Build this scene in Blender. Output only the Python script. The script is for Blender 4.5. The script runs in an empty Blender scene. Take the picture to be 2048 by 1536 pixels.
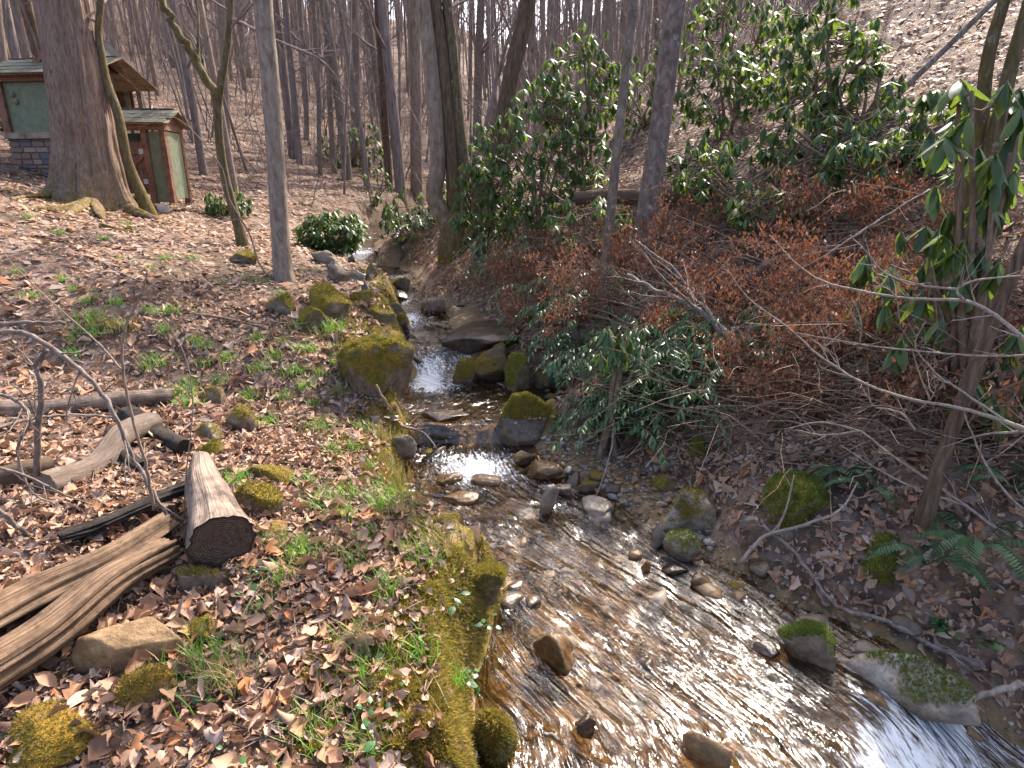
import bpy, math, random
import numpy as np
from mathutils import Vector, Matrix

rng = np.random.default_rng(7)
random.seed(7)
R = math.radians
# ---------------------------------------------------------------- camera, sky, sun, exposure
scene = bpy.context.scene
col = scene.collection
FPX, PITCH, CAMH = 1200.0, R(17.0), 2.3          # focal length in photo pixels (2048 wide)
cam = bpy.data.cameras.new('camera'); cam_o = bpy.data.objects.new('camera', cam); col.objects.link(cam_o)
cam.sensor_width = 36.0; cam.lens = FPX / 2048 * 36.0; cam.clip_start = 0.05; cam.clip_end = 2000
cam_o.location = (0, 0, CAMH); cam_o.rotation_euler = (math.pi / 2 - PITCH, 0, 0)
scene.camera = cam_o
SUN_AZ, SUN_EL = R(29), R(45)                     # azimuth clockwise from +Y
world = bpy.data.worlds.new('World'); scene.world = world; world.use_nodes = True
wn = world.node_tree; wn.nodes.clear()
sky = wn.nodes.new('ShaderNodeTexSky'); sky.sky_type = 'NISHITA'; sky.sun_disc = False
sky.sun_elevation = SUN_EL; sky.sun_rotation = SUN_AZ; sky.dust_density = 5.0; sky.air_density = 0.8; sky.ozone_density = 1.0
bg = wn.nodes.new('ShaderNodeBackground'); bg.inputs['Strength'].default_value = 0.15
wo = wn.nodes.new('ShaderNodeOutputWorld')
wn.links.new(sky.outputs[0], bg.inputs[0]); wn.links.new(bg.outputs[0], wo.inputs[0])
sl = bpy.data.lights.new('sun', 'SUN'); sl.energy = 2.8; sl.angle = R(1.2); sl.color = (1.0, 0.93, 0.83)
so = bpy.data.objects.new('sun', sl); col.objects.link(so)
sd = Vector((math.sin(SUN_AZ) * math.cos(SUN_EL), math.cos(SUN_AZ) * math.cos(SUN_EL), math.sin(SUN_EL)))
so.rotation_euler = sd.to_track_quat('Z', 'Y').to_euler(); so.location = (4, 10, 20)
vs = scene.view_settings; vs.view_transform = 'Standard'; vs.look = 'None'; vs.exposure = 2.0; vs.gamma = 1.0
vs.use_curve_mapping = False
scene.cycles.use_denoising = True
scene.cycles.max_bounces = 6; scene.cycles.transparent_max_bounces = 12
scene.cycles.diffuse_bounces = 3; scene.cycles.glossy_bounces = 2; scene.cycles.transmission_bounces = 3
scene.cycles.sample_clamp_indirect = 6.0

# ---------------------------------------------------------------- numeric helpers
def _h(ix, iy, iz, s=0):
    n = (ix.astype(np.int64) * 374761393 + iy.astype(np.int64) * 668265263 + iz.astype(np.int64) * 2147483647 + s * 974634777)
    n = (n ^ (n >> 13)) * 1274126177
    n = n ^ (n >> 16)
    return (n & 0xFFFFFF) / float(0xFFFFFF) * 2 - 1
def vnoise(p, s=0):
    p = np.asarray(p, float)
    if p.shape[-1] == 2: p = np.concatenate([p, np.zeros(p.shape[:-1] + (1,))], -1)
    i = np.floor(p).astype(np.int64); f = p - i; f = f * f * (3 - 2 * f)
    x, y, z = i[..., 0], i[..., 1], i[..., 2]; fx, fy, fz = f[..., 0], f[..., 1], f[..., 2]
    def L(a, b, t): return a + (b - a) * t
    return L(L(L(_h(x, y, z, s), _h(x + 1, y, z, s), fx), L(_h(x, y + 1, z, s), _h(x + 1, y + 1, z, s), fx), fy),
             L(L(_h(x, y, z + 1, s), _h(x + 1, y, z + 1, s), fx), L(_h(x, y + 1, z + 1, s), _h(x + 1, y + 1, z + 1, s), fx), fy), fz)
def fbm(p, o=4, s=0):
    p = np.asarray(p, float); a = 0; w = 1.0; t = 0
    for k in range(o):
        a = a + w * vnoise(p * 2 ** k + 17.3 * k, s + k); t += w; w *= .5
    return a / t
def sstep(a, b, x):
    t = np.clip((x - a) / (b - a), 0, 1); return t * t * (3 - 2 * t)
def ray(px, py):
    u = (px - 1024) / FPX; v = (768 - py) / FPX
    return np.array([u, math.cos(PITCH) + v * math.sin(PITCH), v * math.cos(PITCH) - math.sin(PITCH)])
CAM = np.array([0, 0, CAMH])
def at_z(px, py, z):
    d = ray(px, py); return CAM + d * ((z - CAMH) / d[2])
def at_y(px, py, Y):
    d = ray(px, py); return CAM + d * (Y / d[1])

# ---------------------------------------------------------------- terrain
# waterline stations: photo row, water level, left and right edge columns
ST = [(1536, 0.0, 985, 2260), (1440, 0.0, 978, 2120), (1340, .01, 985, 1850), (1250, .02, 1000, 1640), (1190, .03, 1010, 1490),
      (1150, .04, 965, 1430), (1100, .06, 905, 1330), (1050, .08, 860, 1270), (1000, .10, 835, 1200), (950, .11, 815, 1110),
      (915, .13, 835, 1060), (885, .16, 860, 1040), (850, .33, 850, 1005), (830, .345, 795, 1010), (800, .35, 755, 1130),
      (772, .36, 790, 1110), (752, .39, 832, 930), (690, .67, 818, 895), (650, .78, 808, 884), (630, .84, 808, 885),
      (600, .90, 798, 858), (585, .94, 785, 845), (560, 1.0, 735, 830), (545, 1.03, 705, 812), (532, 1.07, 690, 770),
      (520, 1.16, 684, 728), (505, 1.32, 678, 728), (497, 1.36, 668, 740)]
sy, sz, sxl, sxr = [], [], [], []
for (py, z, a, b) in ST:
    p = at_z(a, py, z); q = at_z(b, py, z)
    sy.append(p[1]); sz.append(z); sxl.append(p[0]); sxr.append(q[0])
sy = np.array(sy); o = np.argsort(sy); sy = sy[o]; sz = np.array(sz)[o]; sxl = np.array(sxl)[o]; sxr = np.array(sxr)[o]
sy = np.concatenate([[-6, -2, .9], sy, sy[-1] + np.array([1, 4, 10, 20, 60])])
sz = np.concatenate([[-1.2, -.7, -.1], sz, sz[-1] + np.array([.06, .3, .8, 1.8, 6.5])])
sxl = np.concatenate([[4, 2.2, .1], sxl, sxl[-1] + np.array([-.2, -.3, .5, 1.5, 4])])
sxr = np.concatenate([[7, 4.8, 2.9], sxr, sxl[-5:] + np.array([.7, .8, 1, 1, 1])])
Y_FALL_TOP = at_z(850, 630, .82)[1]; Y_FALL_BOT = at_z(850, 752, .39)[1]
def ip(y, xs, v): return np.interp(y, xs, v)
def levels(x, y):
    """water level with the drop at the lower right"""
    z = ip(y, sy, sz)
    s = x - .95 * (y - 2.0)
    return z - .30 * sstep(1.35, 2.3, s)
LIPY = [-6, 1.5, 2.3, 2.9, 3.7, 4.4, 4.9, 5.4, 6.2, 7, 8.5, 10, 12, 20]
LIPV = [.4, .50, .52, .50, .40, .28, .22, .45, .55, .5, .42, .35, .3, .5]
SLY = [-6, 2, 3.5, 5, 6.5, 9, 13, 20]; SLV = [.06, .08, .13, .20, .22, .20, .22, .3]
BARY = [-6, 1.8, 2.4, 2.9, 3.4, 3.9, 4.4, 4.9, 5.5, 6.2, 7, 8.5, 10, 13, 30]
BARV = [.2, .15, .25, .30, .30, .45, .75, .75, .35, .12, .85, .35, .2, .3, .3]
_yy = np.linspace(-8, 90, 2451)
def _smooth(v, sig):
    k = np.exp(-.5 * (np.arange(-150, 151) * .04 / sig) ** 2); k /= k.sum()
    w = np.interp(_yy, sy, v); return np.convolve(np.pad(w, 150, 'edge'), k, 'valid')
ZSM, XLS, XRS = _smooth(sz, 1.1), _smooth(sxl, 1.0), _smooth(sxr, 1.0)
def height(x, y):
    x = np.asarray(x, float); y = np.asarray(y, float)
    P = np.stack([x, y], -1)
    wob = fbm(P * 2.2, 3, 3) * .10
    xl = ip(y, sy, sxl) + wob; xr = ip(y, sy, sxr) + wob * .8
    zw = levels(x, y); zs = ip(y, _yy, ZSM)
    w = np.maximum(xr - xl, .2); t = np.clip((x - xl) / w, 0, 1)
    depth = .09 + .05 * np.sin(np.pi * t)
    bed = zw - depth + fbm(P * 5, 3, 5) * .035
    dL = xl - x; dLs = ip(y, _yy, XLS) - x
    bL = sstep(.05, .75, dL); dLb = np.maximum(dL * (1 - bL) + dLs * bL, 0)
    zl = zw * (1 - bL) + zs * bL
    lip = ip(y, LIPY, LIPV); slp = ip(y, SLY, SLV)
    left = zl - .12 + (lip + .12) * sstep(-.03, .27 + .1 * vnoise(P * 1.7, 9), dL) + slp * np.clip(dLb - .2, 0, 7) + .12 * np.maximum(dLb - 7.2, 0) \
        + .03 * np.clip(dLb - 5, 0, 6) ** 1.5 + fbm(P * .9, 3, 11) * .07 * sstep(.2, 1.5, dL) + fbm(P * 5, 3, 12) * .022 * sstep(0, .3, dL) + (fbm(P * 6.5, 3, 13) * .075) * sstep(.0, .15, dL) * (1 - sstep(.45, .8, dL))
    bar = ip(y, BARY, BARV); dR = x - xr
    bR = sstep(.1, 1.0, dR - bar)
    d2 = np.maximum((dR - bar) * (1 - bR) + (x - ip(y, _yy, XRS) - .4) * bR, 0) * (dR > bar)
    zr = zw * (1 - bR) + zs * bR
    barh = zr - .10 + .15 * sstep(-.05, .25, dR) + .04 * np.clip(dR, 0, .8) + fbm(P * 6, 2, 15) * .025
    slope = .78 * np.clip(d2, 0, .7) + .44 * np.clip(d2 - .7, 0, 12) + .16 * np.maximum(d2 - 12.7, 0)
    right = barh + slope + (fbm(P * .7, 3, 21) * .22 + fbm(P * 2.5, 3, 22) * .08) * sstep(.1, 1.6, d2) + fbm(P * 6, 2, 23) * .03 * sstep(0, .5, d2)
    h = np.where(dL > -.05, np.maximum(left, bed), np.where(dR > -.06, np.maximum(right, bed), bed))
    far = np.clip(y - 22, 0, 70)
    h = h + .10 * far + .0014 * far ** 2 + sstep(16, 40, y) * fbm(P * .12, 3, 31) * 1.2
    return h
_gx0, _gy0, _gs = -16., .4, .04
_GX, _GY = np.meshgrid(_gx0 + np.arange(800) * _gs, _gy0 + np.arange(640) * _gs, indexing='ij'); _GH = height(_GX, _GY)
def hfast(x, y):
    """the same ground, looked up in a 4 cm grid near the camera"""
    x = np.asarray(x, float); y = np.asarray(y, float); a = (x - _gx0) / _gs; b = (y - _gy0) / _gs
    ok = (a >= 0) & (a < 798) & (b >= 0) & (b < 638)
    ai = np.clip(a, 0, 797.9); bi = np.clip(b, 0, 637.9); i = ai.astype(int); j = bi.astype(int); u = ai - i; v = bi - j
    h = (_GH[i, j] * (1 - u) + _GH[i + 1, j] * u) * (1 - v) + (_GH[i, j + 1] * (1 - u) + _GH[i + 1, j + 1] * u) * v
    if not ok.all(): h = np.array(h); h[~ok] = height(x[~ok], y[~ok])
    return h
def hgt(x, y): return float(hfast(np.array([x]), np.array([y]))[0])
def hit(px, py, y0=1.2, y1=120):
    """first point where the sight line of a photo pixel meets the ground"""
    d = ray(px, py); t = np.concatenate([np.linspace(y0, 16, 1500), np.linspace(16.05, y1, 800)]) / d[1]
    P = CAM[None] + d[None] * t[:, None]
    n_ = 1500; g = P[:, 2] - np.concatenate([hfast(P[:n_, 0], P[:n_, 1]), np.full(len(P) - n_, -99.)])
    if not (g[:n_] < 0).any(): g[n_:] = P[n_:, 2] - height(P[n_:, 0], P[n_:, 1])
    i = np.argmax(g < 0)
    if g[i] >= 0: return P[-1]
    if i == 0: return P[0]
    a = g[i - 1] / (g[i - 1] - g[i] + 1e-9)
    return P[i - 1] + (P[i] - P[i - 1]) * a
def px_size(p): # metres per photo pixel at a point
    return (p[1] * math.cos(PITCH) + (CAMH - p[2]) * math.sin(PITCH)) / FPX

# ---------------------------------------------------------------- mesh helpers
def mesh_np(name, V, F=None, F3=None, attrs=None, smooth=True):
    me = bpy.data.meshes.new(name)
    V = np.asarray(V, np.float32)
    parts = []
    if F is not None and len(F): parts.append(np.asarray(F, np.int32))
    if F3 is not None and len(F3): parts.append(np.asarray(F3, np.int32))
    loops = np.concatenate([p.ravel() for p in parts]); tot = np.concatenate([np.full(len(p), p.shape[1], np.int32) for p in parts])
    st = np.concatenate([[0], np.cumsum(tot)[:-1]]).astype(np.int32)
    me.vertices.add(len(V)); me.vertices.foreach_set('co', V.ravel())
    me.loops.add(len(loops)); me.loops.foreach_set('vertex_index', loops)
    me.polygons.add(len(tot)); me.polygons.foreach_set('loop_start', st); me.polygons.foreach_set('loop_total', tot)
    me.update(calc_edges=True)
    me.polygons.foreach_set('use_smooth', np.full(len(tot), smooth, bool))
    for k, a in (attrs or {}).items():
        a = np.asarray(a, np.float32)
        if a.ndim == 1:
            at = me.attributes.new(k, 'FLOAT', 'POINT'); at.data.foreach_set('value', a)
        elif a.shape[1] == 3:
            at = me.attributes.new(k, 'FLOAT_VECTOR', 'POINT'); at.data.foreach_set('vector', a.ravel())
    return me
def obj(name, me, mat=None, parent=None, loc=None):
    o = bpy.data.objects.new(name, me); col.objects.link(o)
    if mat is not None and me is not None and not me.materials: me.materials.append(mat)
    if parent is not None: o.parent = parent
    if loc is not None: o.location = loc
    return o
def tag(o, label=None, cat=None, group=None, kind=None):
    if label: o['label'] = label
    if cat: o['category'] = cat
    if group: o['group'] = group
    if kind: o['kind'] = kind
    return o
def empty(name, loc, label=None, cat=None, group=None):
    o = bpy.data.objects.new(name, None); o.empty_display_size = .1; col.objects.link(o); o.location = loc
    return tag(o, label, cat, group)
class MB:
    """collects tubes, boxes and raw pieces into one mesh"""
    def __init__(s): s.V = []; s.F = []; s.T = []; s.n = 0; s.A = {}
    def raw(s, V, F=None, T=None, **at):
        V = np.asarray(V, float); s.V.append(V)
        if F is not None and len(F): s.F.append(np.asarray(F) + s.n)
        if T is not None and len(T): s.T.append(np.asarray(T) + s.n)
        for k, a in at.items():
            s.A.setdefault(k, []).append(np.broadcast_to(np.asarray(a, float), (len(V),)))
        s.n += len(V); return s
    def tube(s, P, r, sides=6, cap=True, **at):
        V, F, T = tube(P, r, sides, cap); return s.raw(V, F, T, **at)
    def box(s, c, size, rot=None, **at):
        V, F = box(c, size, rot); return s.raw(V, F, **at)
    def mesh(s, name='mesh', smooth=True):
        V = np.concatenate(s.V); F = np.concatenate(s.F) if s.F else None; T = np.concatenate(s.T) if s.T else None
        return mesh_np(name, V, F, T, {k: np.concatenate(a) for k, a in s.A.items()}, smooth)
    def build(s, name, mat, parent=None, smooth=True, loc=None):
        return obj(name, s.mesh(name, smooth), mat, parent, loc)
def tube(P, r, sides=6, cap=True):
    P = np.asarray(P, float); n = len(P); r = np.broadcast_to(np.asarray(r, float), (n,))
    T = np.gradient(P, axis=0); T /= np.linalg.norm(T, axis=1, keepdims=True) + 1e-9
    ref = np.array([1., 0, 0]) if abs(T[0, 0]) < .8 else np.array([0, 1., 0])
    N = np.zeros_like(P); u = ref - T[0] * (ref @ T[0]); u /= np.linalg.norm(u)
    for i in range(n):
        u = u - T[i] * (u @ T[i]); u /= np.linalg.norm(u) + 1e-9; N[i] = u
    B = np.cross(T, N); a = np.arange(sides) * 2 * np.pi / sides
    V = P[:, None] + r[:, None, None] * (np.cos(a)[None, :, None] * N[:, None] + np.sin(a)[None, :, None] * B[:, None])
    i = np.arange(n - 1)[:, None] * sides; j = np.arange(sides)[None]; k = (j + 1) % sides
    F = np.stack([i + j, i + k, i + k + sides, i + j + sides], -1).reshape(-1, 4)
    V = V.reshape(-1, 3); Tt = None
    if cap:
        c0 = len(V); V = np.concatenate([V, P[:1], P[-1:]])
        jj = np.arange(sides); kk = (jj + 1) % sides; b = (n - 1) * sides
        Tt = np.concatenate([np.stack([kk, jj, np.full(sides, c0)], -1), np.stack([b + jj, b + kk, np.full(sides, c0 + 1)], -1)])
    return V, F, Tt
def box(c, size, rot=None):
    s = np.array(size) / 2; V = np.array([[x, y, z] for x in (-1, 1) for y in (-1, 1) for z in (-1, 1)]) * s
    if rot is not None: V = V @ np.asarray(rot).T
    F = [[0, 1, 3, 2], [4, 6, 7, 5], [0, 4, 5, 1], [2, 3, 7, 6], [0, 2, 6, 4], [1, 5, 7, 3]]
    return V + np.array(c), np.array(F)
def spline(P, n):
    P = np.asarray(P, float); m = len(P)
    if m == 2: t = np.linspace(0, 1, n)[:, None]; return P[0] * (1 - t) + P[1] * t
    Q = np.concatenate([[2 * P[0] - P[1]], P, [2 * P[-1] - P[-2]]]); s = np.linspace(0, m - 1 - 1e-6, n); i = s.astype(int); t = (s - i)[:, None]
    a, b, c, d = Q[i], Q[i + 1], Q[i + 2], Q[i + 3]
    return .5 * (2 * b + (c - a) * t + (2 * a - 5 * b + 4 * c - d) * t ** 2 + (3 * b - a - 3 * c + d) * t ** 3)
def rot_axes(yaw, pitch, roll):
    """N rotation matrices Rz(yaw) Rx(pitch) Ry(roll)"""
    cy, sy_, cp, sp, cr, sr = np.cos(yaw), np.sin(yaw), np.cos(pitch), np.sin(pitch), np.cos(roll), np.sin(roll)
    Z = np.zeros_like(cy); O = np.ones_like(cy)
    A = np.stack([cy, -sy_, Z, sy_, cy, Z, Z, Z, O], -1).reshape(-1, 3, 3)
    B = np.stack([O, Z, Z, Z, cp, -sp, Z, sp, cp], -1).reshape(-1, 3, 3)
    C = np.stack([cr, Z, sr, Z, O, Z, -sr, Z, cr], -1).reshape(-1, 3, 3)
    return A @ B @ C
def align(nrm):
    """rotation matrices taking +Z to the given normals"""
    n = nrm / np.linalg.norm(nrm, axis=1, keepdims=True)
    ref = np.where(np.abs(n[:, :1]) < .9, np.array([[1., 0, 0]]), np.array([[0, 1., 0]]))
    x = ref - n * np.sum(ref * n, 1, keepdims=True); x /= np.linalg.norm(x, axis=1, keepdims=True)
    return np.stack([x, np.cross(n, x), n], -1)
def scatter(temps, idx, pos, rot, scl, extra=None):
    """joined copies of templates (V, F) -> V, F, rnd"""
    Vs, Fs, As, n = [], [], [], 0
    rnd = rng.random(len(pos)) if extra is None else extra
    for k, (tv, tf) in enumerate(temps):
        s = np.where(idx == k)[0]
        if not len(s): continue
        sc = scl[s]; sc = sc[:, None, None] if sc.ndim == 1 else sc[:, None, :]
        V = np.einsum('nij,nvj->nvi', rot[s], tv[None] * sc) + pos[s][:, None]
        F = tf[None] + (np.arange(len(s)) * len(tv))[:, None, None] + n
        Vs.append(V.reshape(-1, 3)); Fs.append(F.reshape(-1, tf.shape[1])); As.append(np.repeat(rnd[s], len(tv))); n += len(s) * len(tv)
    return np.concatenate(Vs), np.concatenate(Fs), np.concatenate(As)
def normal_at(x, y, e=.04):
    hx = (height(x + e, y) - height(x - e, y)) / (2 * e); hy = (height(x, y + e) - height(x, y - e)) / (2 * e)
    n = np.stack([-hx, -hy, np.ones_like(hx)], -1); return n / np.linalg.norm(n, axis=1, keepdims=True)

# ---------------------------------------------------------------- materials
class NT:
    def __init__(s, name):
        s.m = bpy.data.materials.new(name); s.m.use_nodes = True; s.t = s.m.node_tree; s.t.nodes.clear()
        s.out = s.t.nodes.new('ShaderNodeOutputMaterial')
    def n(s, ty, props=None, **inp):
        nd = s.t.nodes.new('ShaderNode' + ty)
        for k, v in (props or {}).items(): setattr(nd, k, v)
        for k, v in inp.items():
            key = int(k[1:]) if k[0] == 'i' and k[1:].isdigit() else k.replace('_', ' ')
            sck = nd.inputs[key]
            if isinstance(v, bpy.types.NodeSocket): s.t.links.new(v, sck)
            else:
                if hasattr(sck.default_value, '__len__') and len(sck.default_value) == 4 and len(v) == 3: v = (*v, 1)
                sck.default_value = v
        return nd
    def noise(s, vec, scale, detail=4, rough=.6, dist=0.):
        return s.n('TexNoise', Vector=vec, Scale=scale, Detail=float(detail), Roughness=rough, Distortion=dist).outputs['Fac']
    def ramp(s, fac, stops, interp='LINEAR'):
        nd = s.t.nodes.new('ShaderNodeValToRGB'); nd.color_ramp.interpolation = interp; e = nd.color_ramp.elements
        while len(e) < len(stops): e.new(.5)
        for q, (p, c) in zip(e, stops): q.position = p; q.color = (*c, 1) if len(c) == 3 else c
        s.t.links.new(fac, nd.inputs[0]); return nd.outputs[0]
    def math(s, op, a, b=0., clamp=False):
        nd = s.t.nodes.new('ShaderNodeMath'); nd.operation = op; nd.use_clamp = clamp
        for i, v in enumerate((a, b)):
            if isinstance(v, bpy.types.NodeSocket): s.t.links.new(v, nd.inputs[i])
            else: nd.inputs[i].default_value = v
        return nd.outputs[0]
    def mix(s, fac, a, b, blend='MIX'):
        nd = s.t.nodes.new('ShaderNodeMix'); nd.data_type = 'RGBA'; nd.blend_type = blend
        for i, v in ((0, fac), (6, a), (7, b)):
            if isinstance(v, bpy.types.NodeSocket): s.t.links.new(v, nd.inputs[i])
            else: nd.inputs[i].default_value = v if i == 0 else (*v, 1)
        return nd.outputs[2]
    def maprange(s, v, a, b, c=0., d=1.):
        return s.n('MapRange', Value=v, From_Min=a, From_Max=b, To_Min=c, To_Max=d).outputs[0]
    def attr(s, name, out='Fac'): return s.n('Attribute', {'attribute_name': name}).outputs[out]
    def obj(s): return s.n('TexCoord').outputs['Object']
    def pos(s): return s.n('NewGeometry').outputs['Position']
    def mapping(s, vec, scale): return s.n('Mapping', Vector=vec, Scale=scale).outputs[0]
    def bump(s, h, strength=.5, dist=.02): return s.n('Bump', Height=h, Strength=strength, Distance=dist).outputs[0]
    def principled(s, color, rough=.8, spec=.3, normal=None, **kw):
        a = dict(Base_Color=color, Roughness=rough, Specular_IOR_Level=spec)
        if normal is not None: a['Normal'] = normal
        a.update(kw)
        return s.n('BsdfPrincipled', **a).outputs[0]
    def done(s, sh): s.t.links.new(sh, s.out.inputs[0]); return s.m
    def leafy(s, color, trans, amount, rough, spec=.4, normal=None):
        p = s.principled(color, rough, spec, normal)
        t = s.n('BsdfTranslucent', Color=trans).outputs[0]
        return s.n('MixShader', i0=amount, i1=p, i2=t).outputs[0]

LITTER = [(0, (.07, .038, .027)), (.10, (.17, .088, .06)), (.26, (.31, .175, .115)), (.42, (.42, .26, .17)), (.54, (.34, .145, .06)),
          (.66, (.46, .315, .22)), (.83, (.28, .205, .175)), (1., (.55, .43, .335))]
def m_ground():
    m = NT('forest_floor'); P = m.pos()
    v = m.n('TexVoronoi', {'feature': 'F1'}, Vector=P, Scale=19., Randomness=1.)
    leafc = m.ramp(m.n('SeparateColor', Color=v.outputs['Color']).outputs[0], LITTER)
    dark = m.maprange(m.noise(P, 3., 5, .7), .35, .65)
    c = m.mix(dark, (.055, .036, .026), m.mix(.4, leafc, (.13, .09, .072)))
    big = m.noise(P, .35, 3); c = m.mix(m.maprange(big, .55, .75, 0, .35), c, (.10, .09, .03))
    bedv = m.n('TexVoronoi', {'feature': 'F1'}, Vector=P, Scale=26., Randomness=1.)
    bedc = m.ramp(m.n('SeparateColor', Color=bedv.outputs['Color']).outputs[1],
                  [(0, (.06, .038, .02)), (.4, (.13, .085, .045)), (.65, (.20, .125, .06)), (.85, (.26, .14, .05)), (1, (.24, .20, .15))])
    bedc = m.mix(m.maprange(m.noise(P, 2.2, 4), .4, .65), bedc, (.22, .145, .075))
    c = m.mix(m.attr('bed'), c, bedc)
    mo = m.math('MULTIPLY', m.attr('moss'), m.maprange(m.noise(P, 7., 5, .65), .35, .55), True)
    mossc = m.ramp(m.noise(P, 9., 4, .6), [(.3, (.06, .055, .006)), (.5, (.17, .125, .014)), (.7, (.27, .15, .02))])
    c = m.mix(mo, c, mossc)
    hb = m.math('ADD', m.math('MULTIPLY', v.outputs['Distance'], .6), m.noise(P, 45., 4, .7))
    return m.done(m.principled(c, m.maprange(m.attr('bed'), 0, 1, .9, .5), .25, m.bump(hb, .8, .03)))
def m_leaf(name, stops, trans=(.34, .21, .13), amount=.12, rough=.7):
    m = NT(name)
    c = m.ramp(m.attr('rnd'), stops)
    n = m.noise(m.pos(), 60., 3); c = m.mix(m.maprange(n, .3, .7, .0, .45), c, m.mix(.5, c, (.03, .018, .012)))
    return m.done(m.leafy(c, trans, amount, rough, .3))
def m_objleaf(name, stops, trans, amount=.18, rough=.65):
    m = NT(name)
    c = m.ramp(m.n('ObjectInfo').outputs['Random'], stops)
    n = m.noise(m.obj(), 30., 3); c = m.mix(m.maprange(n, .3, .7, .0, .4), c, m.mix(.5, c, (.03, .018, .012)))
    return m.done(m.leafy(c, trans, amount, rough, .3))
def m_green(name, stops, trans, amount, rough, objrand=False):
    m = NT(name)
    r = m.n('ObjectInfo').outputs['Random'] if objrand else m.attr('rnd')
    c = m.ramp(r, stops)
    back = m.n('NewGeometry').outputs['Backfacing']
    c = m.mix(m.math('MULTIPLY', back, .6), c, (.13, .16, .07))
    return m.done(m.leafy(c, trans, amount, rough, .5))
def m_bark(name, c0, c1, c2, vs=(9, 9, 1.4), moss=(.16, .11, .012), bumpd=.03, lichen=0., log=False):
    m = NT(name); P = m.mapping(m.attr('along', 'Vector') if log else m.obj(), vs)
    n = m.noise(P, 2.2, 6, .65, .6); n2 = m.noise(m.obj(), 3., 4)
    c = m.ramp(n, [(.3, c0), (.5, c1), (.72, c2)])
    c = m.mix(m.maprange(n2, .35, .7, 0, .5), c, m.mix(.5, c, c0))
    if lichen:
        l = m.maprange(m.noise(m.obj(), 14., 4, .7), .60, .66, 0, lichen); c = m.mix(l, c, (.42, .42, .38))
    mo = m.math('MULTIPLY', m.attr('moss'), m.maprange(m.noise(m.obj(), 9., 5, .7), .36, .56), True)
    mc = m.ramp(m.noise(m.obj(), 30., 3), [(.3, tuple(.35 * v for v in moss)), (.65, moss)])
    c = m.mix(mo, c, mc)
    h = m.math('ADD', n, m.math('MULTIPLY', m.noise(m.obj(), 40., 3), .25))
    return m.done(m.principled(c, .9, .15, m.bump(h, .9, bumpd)))
def m_rock(name, c0, c1, c2, moss=(.17, .125, .012), moss2=(.05, .06, .006), rough=.75, spec=.35):
    m = NT(name); P = m.pos()
    n = m.noise(P, 9., 6, .65); n2 = m.noise(P, 60., 4, .6)
    c = m.ramp(n, [(.3, c0), (.52, c1), (.72, c2)])
    c = m.mix(m.maprange(n2, .45, .7, 0, .5), c, m.mix(.5, c, (.02, .015, .01)))
    mo = m.math('MULTIPLY', m.attr('moss'), 1.0)
    edge = m.math('ADD', mo, m.math('ADD', m.math('MULTIPLY', m.math('SUBTRACT', m.noise(P, 22., 6, .75), .5), 2.0), m.math('MULTIPLY', m.math('SUBTRACT', m.noise(P, 6., 3, .6), .5), 1.4)))
    mf = m.maprange(edge, .42, .72)
    mc = m.ramp(m.noise(P, 40., 5, .7), [(.3, moss2), (.55, moss), (.8, tuple(min(1, 1.5 * v) for v in moss))])
    mc = m.mix(m.maprange(m.noise(P, 5., 3), .4, .65), mc, m.mix(.5, mc, (.20, .10, .02)))
    c = m.mix(mf, c, mc)
    wet = m.attr('wet')
    c = m.mix(m.math('MULTIPLY', wet, .6), c, m.mix(1., c, (.32, .26, .2), 'MULTIPLY'))
    rg = m.math('SUBTRACT', rough, m.math('MULTIPLY', wet, rough - .18))
    rg = m.mix(mf, rg, (1, 1, 1))
    h = m.math('ADD', m.math('ADD', n, m.math('MULTIPLY', n2, .3)), m.math('MULTIPLY', mf, m.noise(P, 130., 2)))
    return m.done(m.principled(c, rg, spec, m.bump(h, .7, .02)))
def m_plain(name, c, rough=.8, var=.4, scale=8., bumpd=.005, spec=.25):
    m = NT(name); n = m.noise(m.obj(), scale, 5, .65)
    cc = m.mix(m.maprange(n, .3, .7, 0, var), c, tuple(.35 * v for v in c))
    return m.done(m.principled(cc, rough, spec, m.bump(n, .5, bumpd)))
def m_wood(name, c0, c1, sc=(40, 40, 2.), bumpd=.01, char=0., log=False):
    m = NT(name); n = m.noise(m.mapping(m.attr('along', 'Vector') if log else m.obj(), sc), 1.5, 6, .65, .4)
    c = m.ramp(n, [(.3, c0), (.65, c1)])
    c = m.mix(m.maprange(m.noise(m.obj(), 8., 5, .7), .42, .66, 0, .85), c, tuple(.45 * v for v in c0))
    if char: c = m.mix(m.maprange(m.noise(m.obj(), 4., 4, .7), .5 - .3 * char, .6 - .3 * char), c, (.012, .011, .012))
    return m.done(m.principled(c, .8, .25, m.bump(n, .8, bumpd)))
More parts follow.
